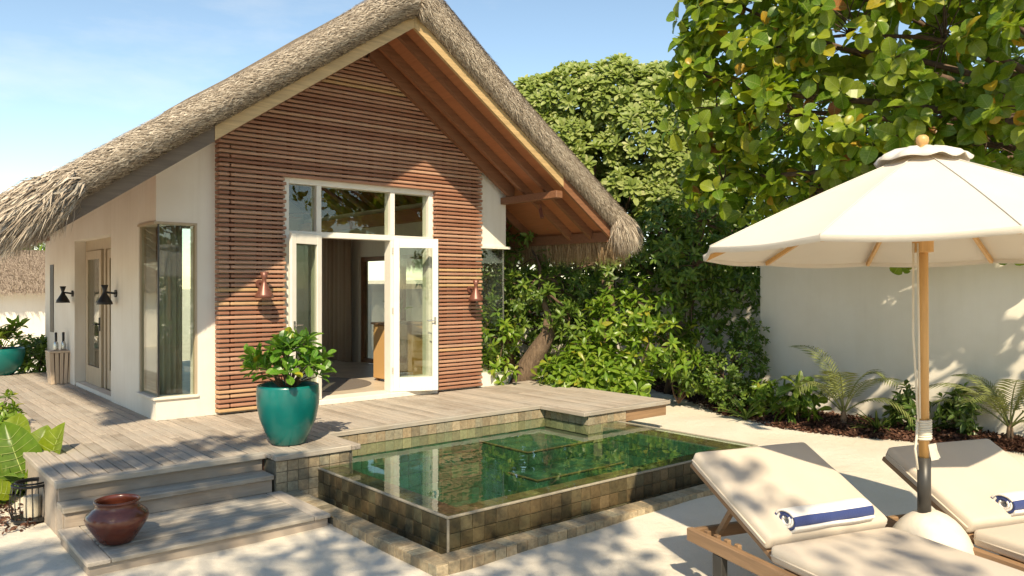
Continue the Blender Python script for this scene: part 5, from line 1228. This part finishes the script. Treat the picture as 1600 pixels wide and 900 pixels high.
def wallplants():
    palm(1318, 668, 'young palm with brown-tinged fronds, left of the parasol pole', 1.3, 1); palm(1578, 694, 'young palm against the wall near the right edge', 1.2, 5, 11)
    def small(px, py, h, w, label, mat, n, k, tm, size, seed, **kw):
        b = pix(px, py, SZ + .02); bush('leafy_plant', label, 'plant', b, [(b.x, b.y, SZ + h * .72, w * .8, w * .9, h * .34), (b.x - .03, b.y + .03, SZ + h * .35, w, w, h * .3)], n, k, tm, size, mat, 300, seed, group='leafy plants along the garden wall', stem=.014, **kw)
    small(1196, 652, .52, .22, 'bright leafy plant at the left end of the garden wall', 'bright', 40, 7, T_LEAF, (.10, .16), 81)
    small(1248, 664, .62, .20, 'plant with long drooping glossy leaves left of the first young palm', 'hedge', 11, 9, T_OBO, (.26, .36), 82, el=(-.5, 1.0))
    tuft(1374, 674, 'strap-leaved lily between the young palm and the parasol pole', 20, .5, 83)
    small(1424, 678, .60, .24, 'dark leafy plant half hidden behind the parasol pole', 'darkleaf', 34, 8, T_LEAF, (.12, .18), 84)
    small(1503, 684, .62, .25, 'dark round-leaved plant right of the parasol pole', 'darkleaf', 34, 8, T_LEAF, (.13, .19), 85)
    small(1160, 640, .5, .25, 'thin grassy green plant in front of the boundary shrubs', 'hedge', 40, 8, T_SMALL, (.07, .12), 86)
    tuft(985, 606, 'grassy tuft left of the slender tree', 22, .5, 87, 'hedge'); tuft(1012, 608, 'grassy tuft just behind the deck corner', 18, .45, 88, 'hedge'); tuft(1165, 655, 'grassy tuft before the end of the garden wall', 22, .5, 89, 'hedge')
wallplants()

# ---- trees behind the camera whose shade falls across the foreground
def shade_trees():
    r = np.random.default_rng(51); rnd = random.Random(51); K = SUN / SUN.z
    blobs = [ # ground x, y, z, rx, ry, leaves
        (2.1, 7.62, 0, 1.1, .22, 150), (1.9, 7.2, -.1, .8, .2, 60), (2.6, 7.95, 0, .9, .12, 50), (2.3, 6.95, -.2, .9, .2, 100), (2.0, 6.3, -.32, .9, .4, 130), (2.9, 6.9, -.1, .5, .3, 70), (3.9, 6.6, -.3, .7, .5, 140), (3.5, 5.6, -.4, .6, .7, 220),
        (4.3, 4.6, -.4, 1.0, .3, 220), (2.6, 5.2, -.43, .9, .5, 260), (3.6, 3.9, -.43, 1.0, .5, 260), (4.5, 4.4, -.43, .4, .3, 70), (1.0, 6.6, -.43, .5, .5, 90), (1.2, 5.7, -.43, .6, .3, 90), (4.6, 3.3, .1, .22, .2, 22), (4.5, 2.9, .0, .2, .25, 22), (4.6, 2.2, -.1, .5, .4, 60), (5.6, 6.3, -.2, 1.5, .5, 40), (3.5, 8.2, 0, .9, .12, 30)]
    P = []
    for gx, gy, gz, rx, ry, n in blobs:
        for _ in range(int(n * (2.2 if gy > 5.8 else .8))):
            a = r.uniform(0, 6.28); q = math.sqrt(r.random()); g = Vector((gx + rx * q * math.cos(a), gy + ry * q * math.sin(a), gz))
            h = r.uniform(7.0, 9.8); P.append(g + K * (h - gz))
    P = np.array([list(p) for p in P]); mask = P[:, 0] < (-3.2)
    for k, (sel, base, lab) in enumerate(((mask, Vector((-6.5, -3.6, SZ)), 'shade tree behind the viewer whose leaves dapple the steps'), (~mask, Vector((-3.4, -6.0, SZ)), 'shade tree behind the viewer whose leaves dapple the sand'))):
        Q = P[sel]; t = thing('shade_tree', lab, 'tree', base); n = len(Q)
        cloud('crown', T_ROUND, Q, frames(r.normal(0, 1, (n, 3)) * np.array([1, 1, .5]), r.normal(0, .5, (n, 3)) + np.array([0, 0, 1])), r.uniform(.09, .17, n), 'shade', t)
        f = base + Vector((.2, .3, 6.2)); MB().tube([base, base + Vector((0, .1, 2)), f], [.2, .16, .12], 10).build('trunk', 'bark', t, True)
        b = MB(); limbs(b, f, [Vector(Q[i]) for i in range(0, n, max(1, n // 16))], .05, .008, rnd, 5, .05); b.build('limb', 'twig', t, True)
shade_trees()
print('objects', len(D.objects))
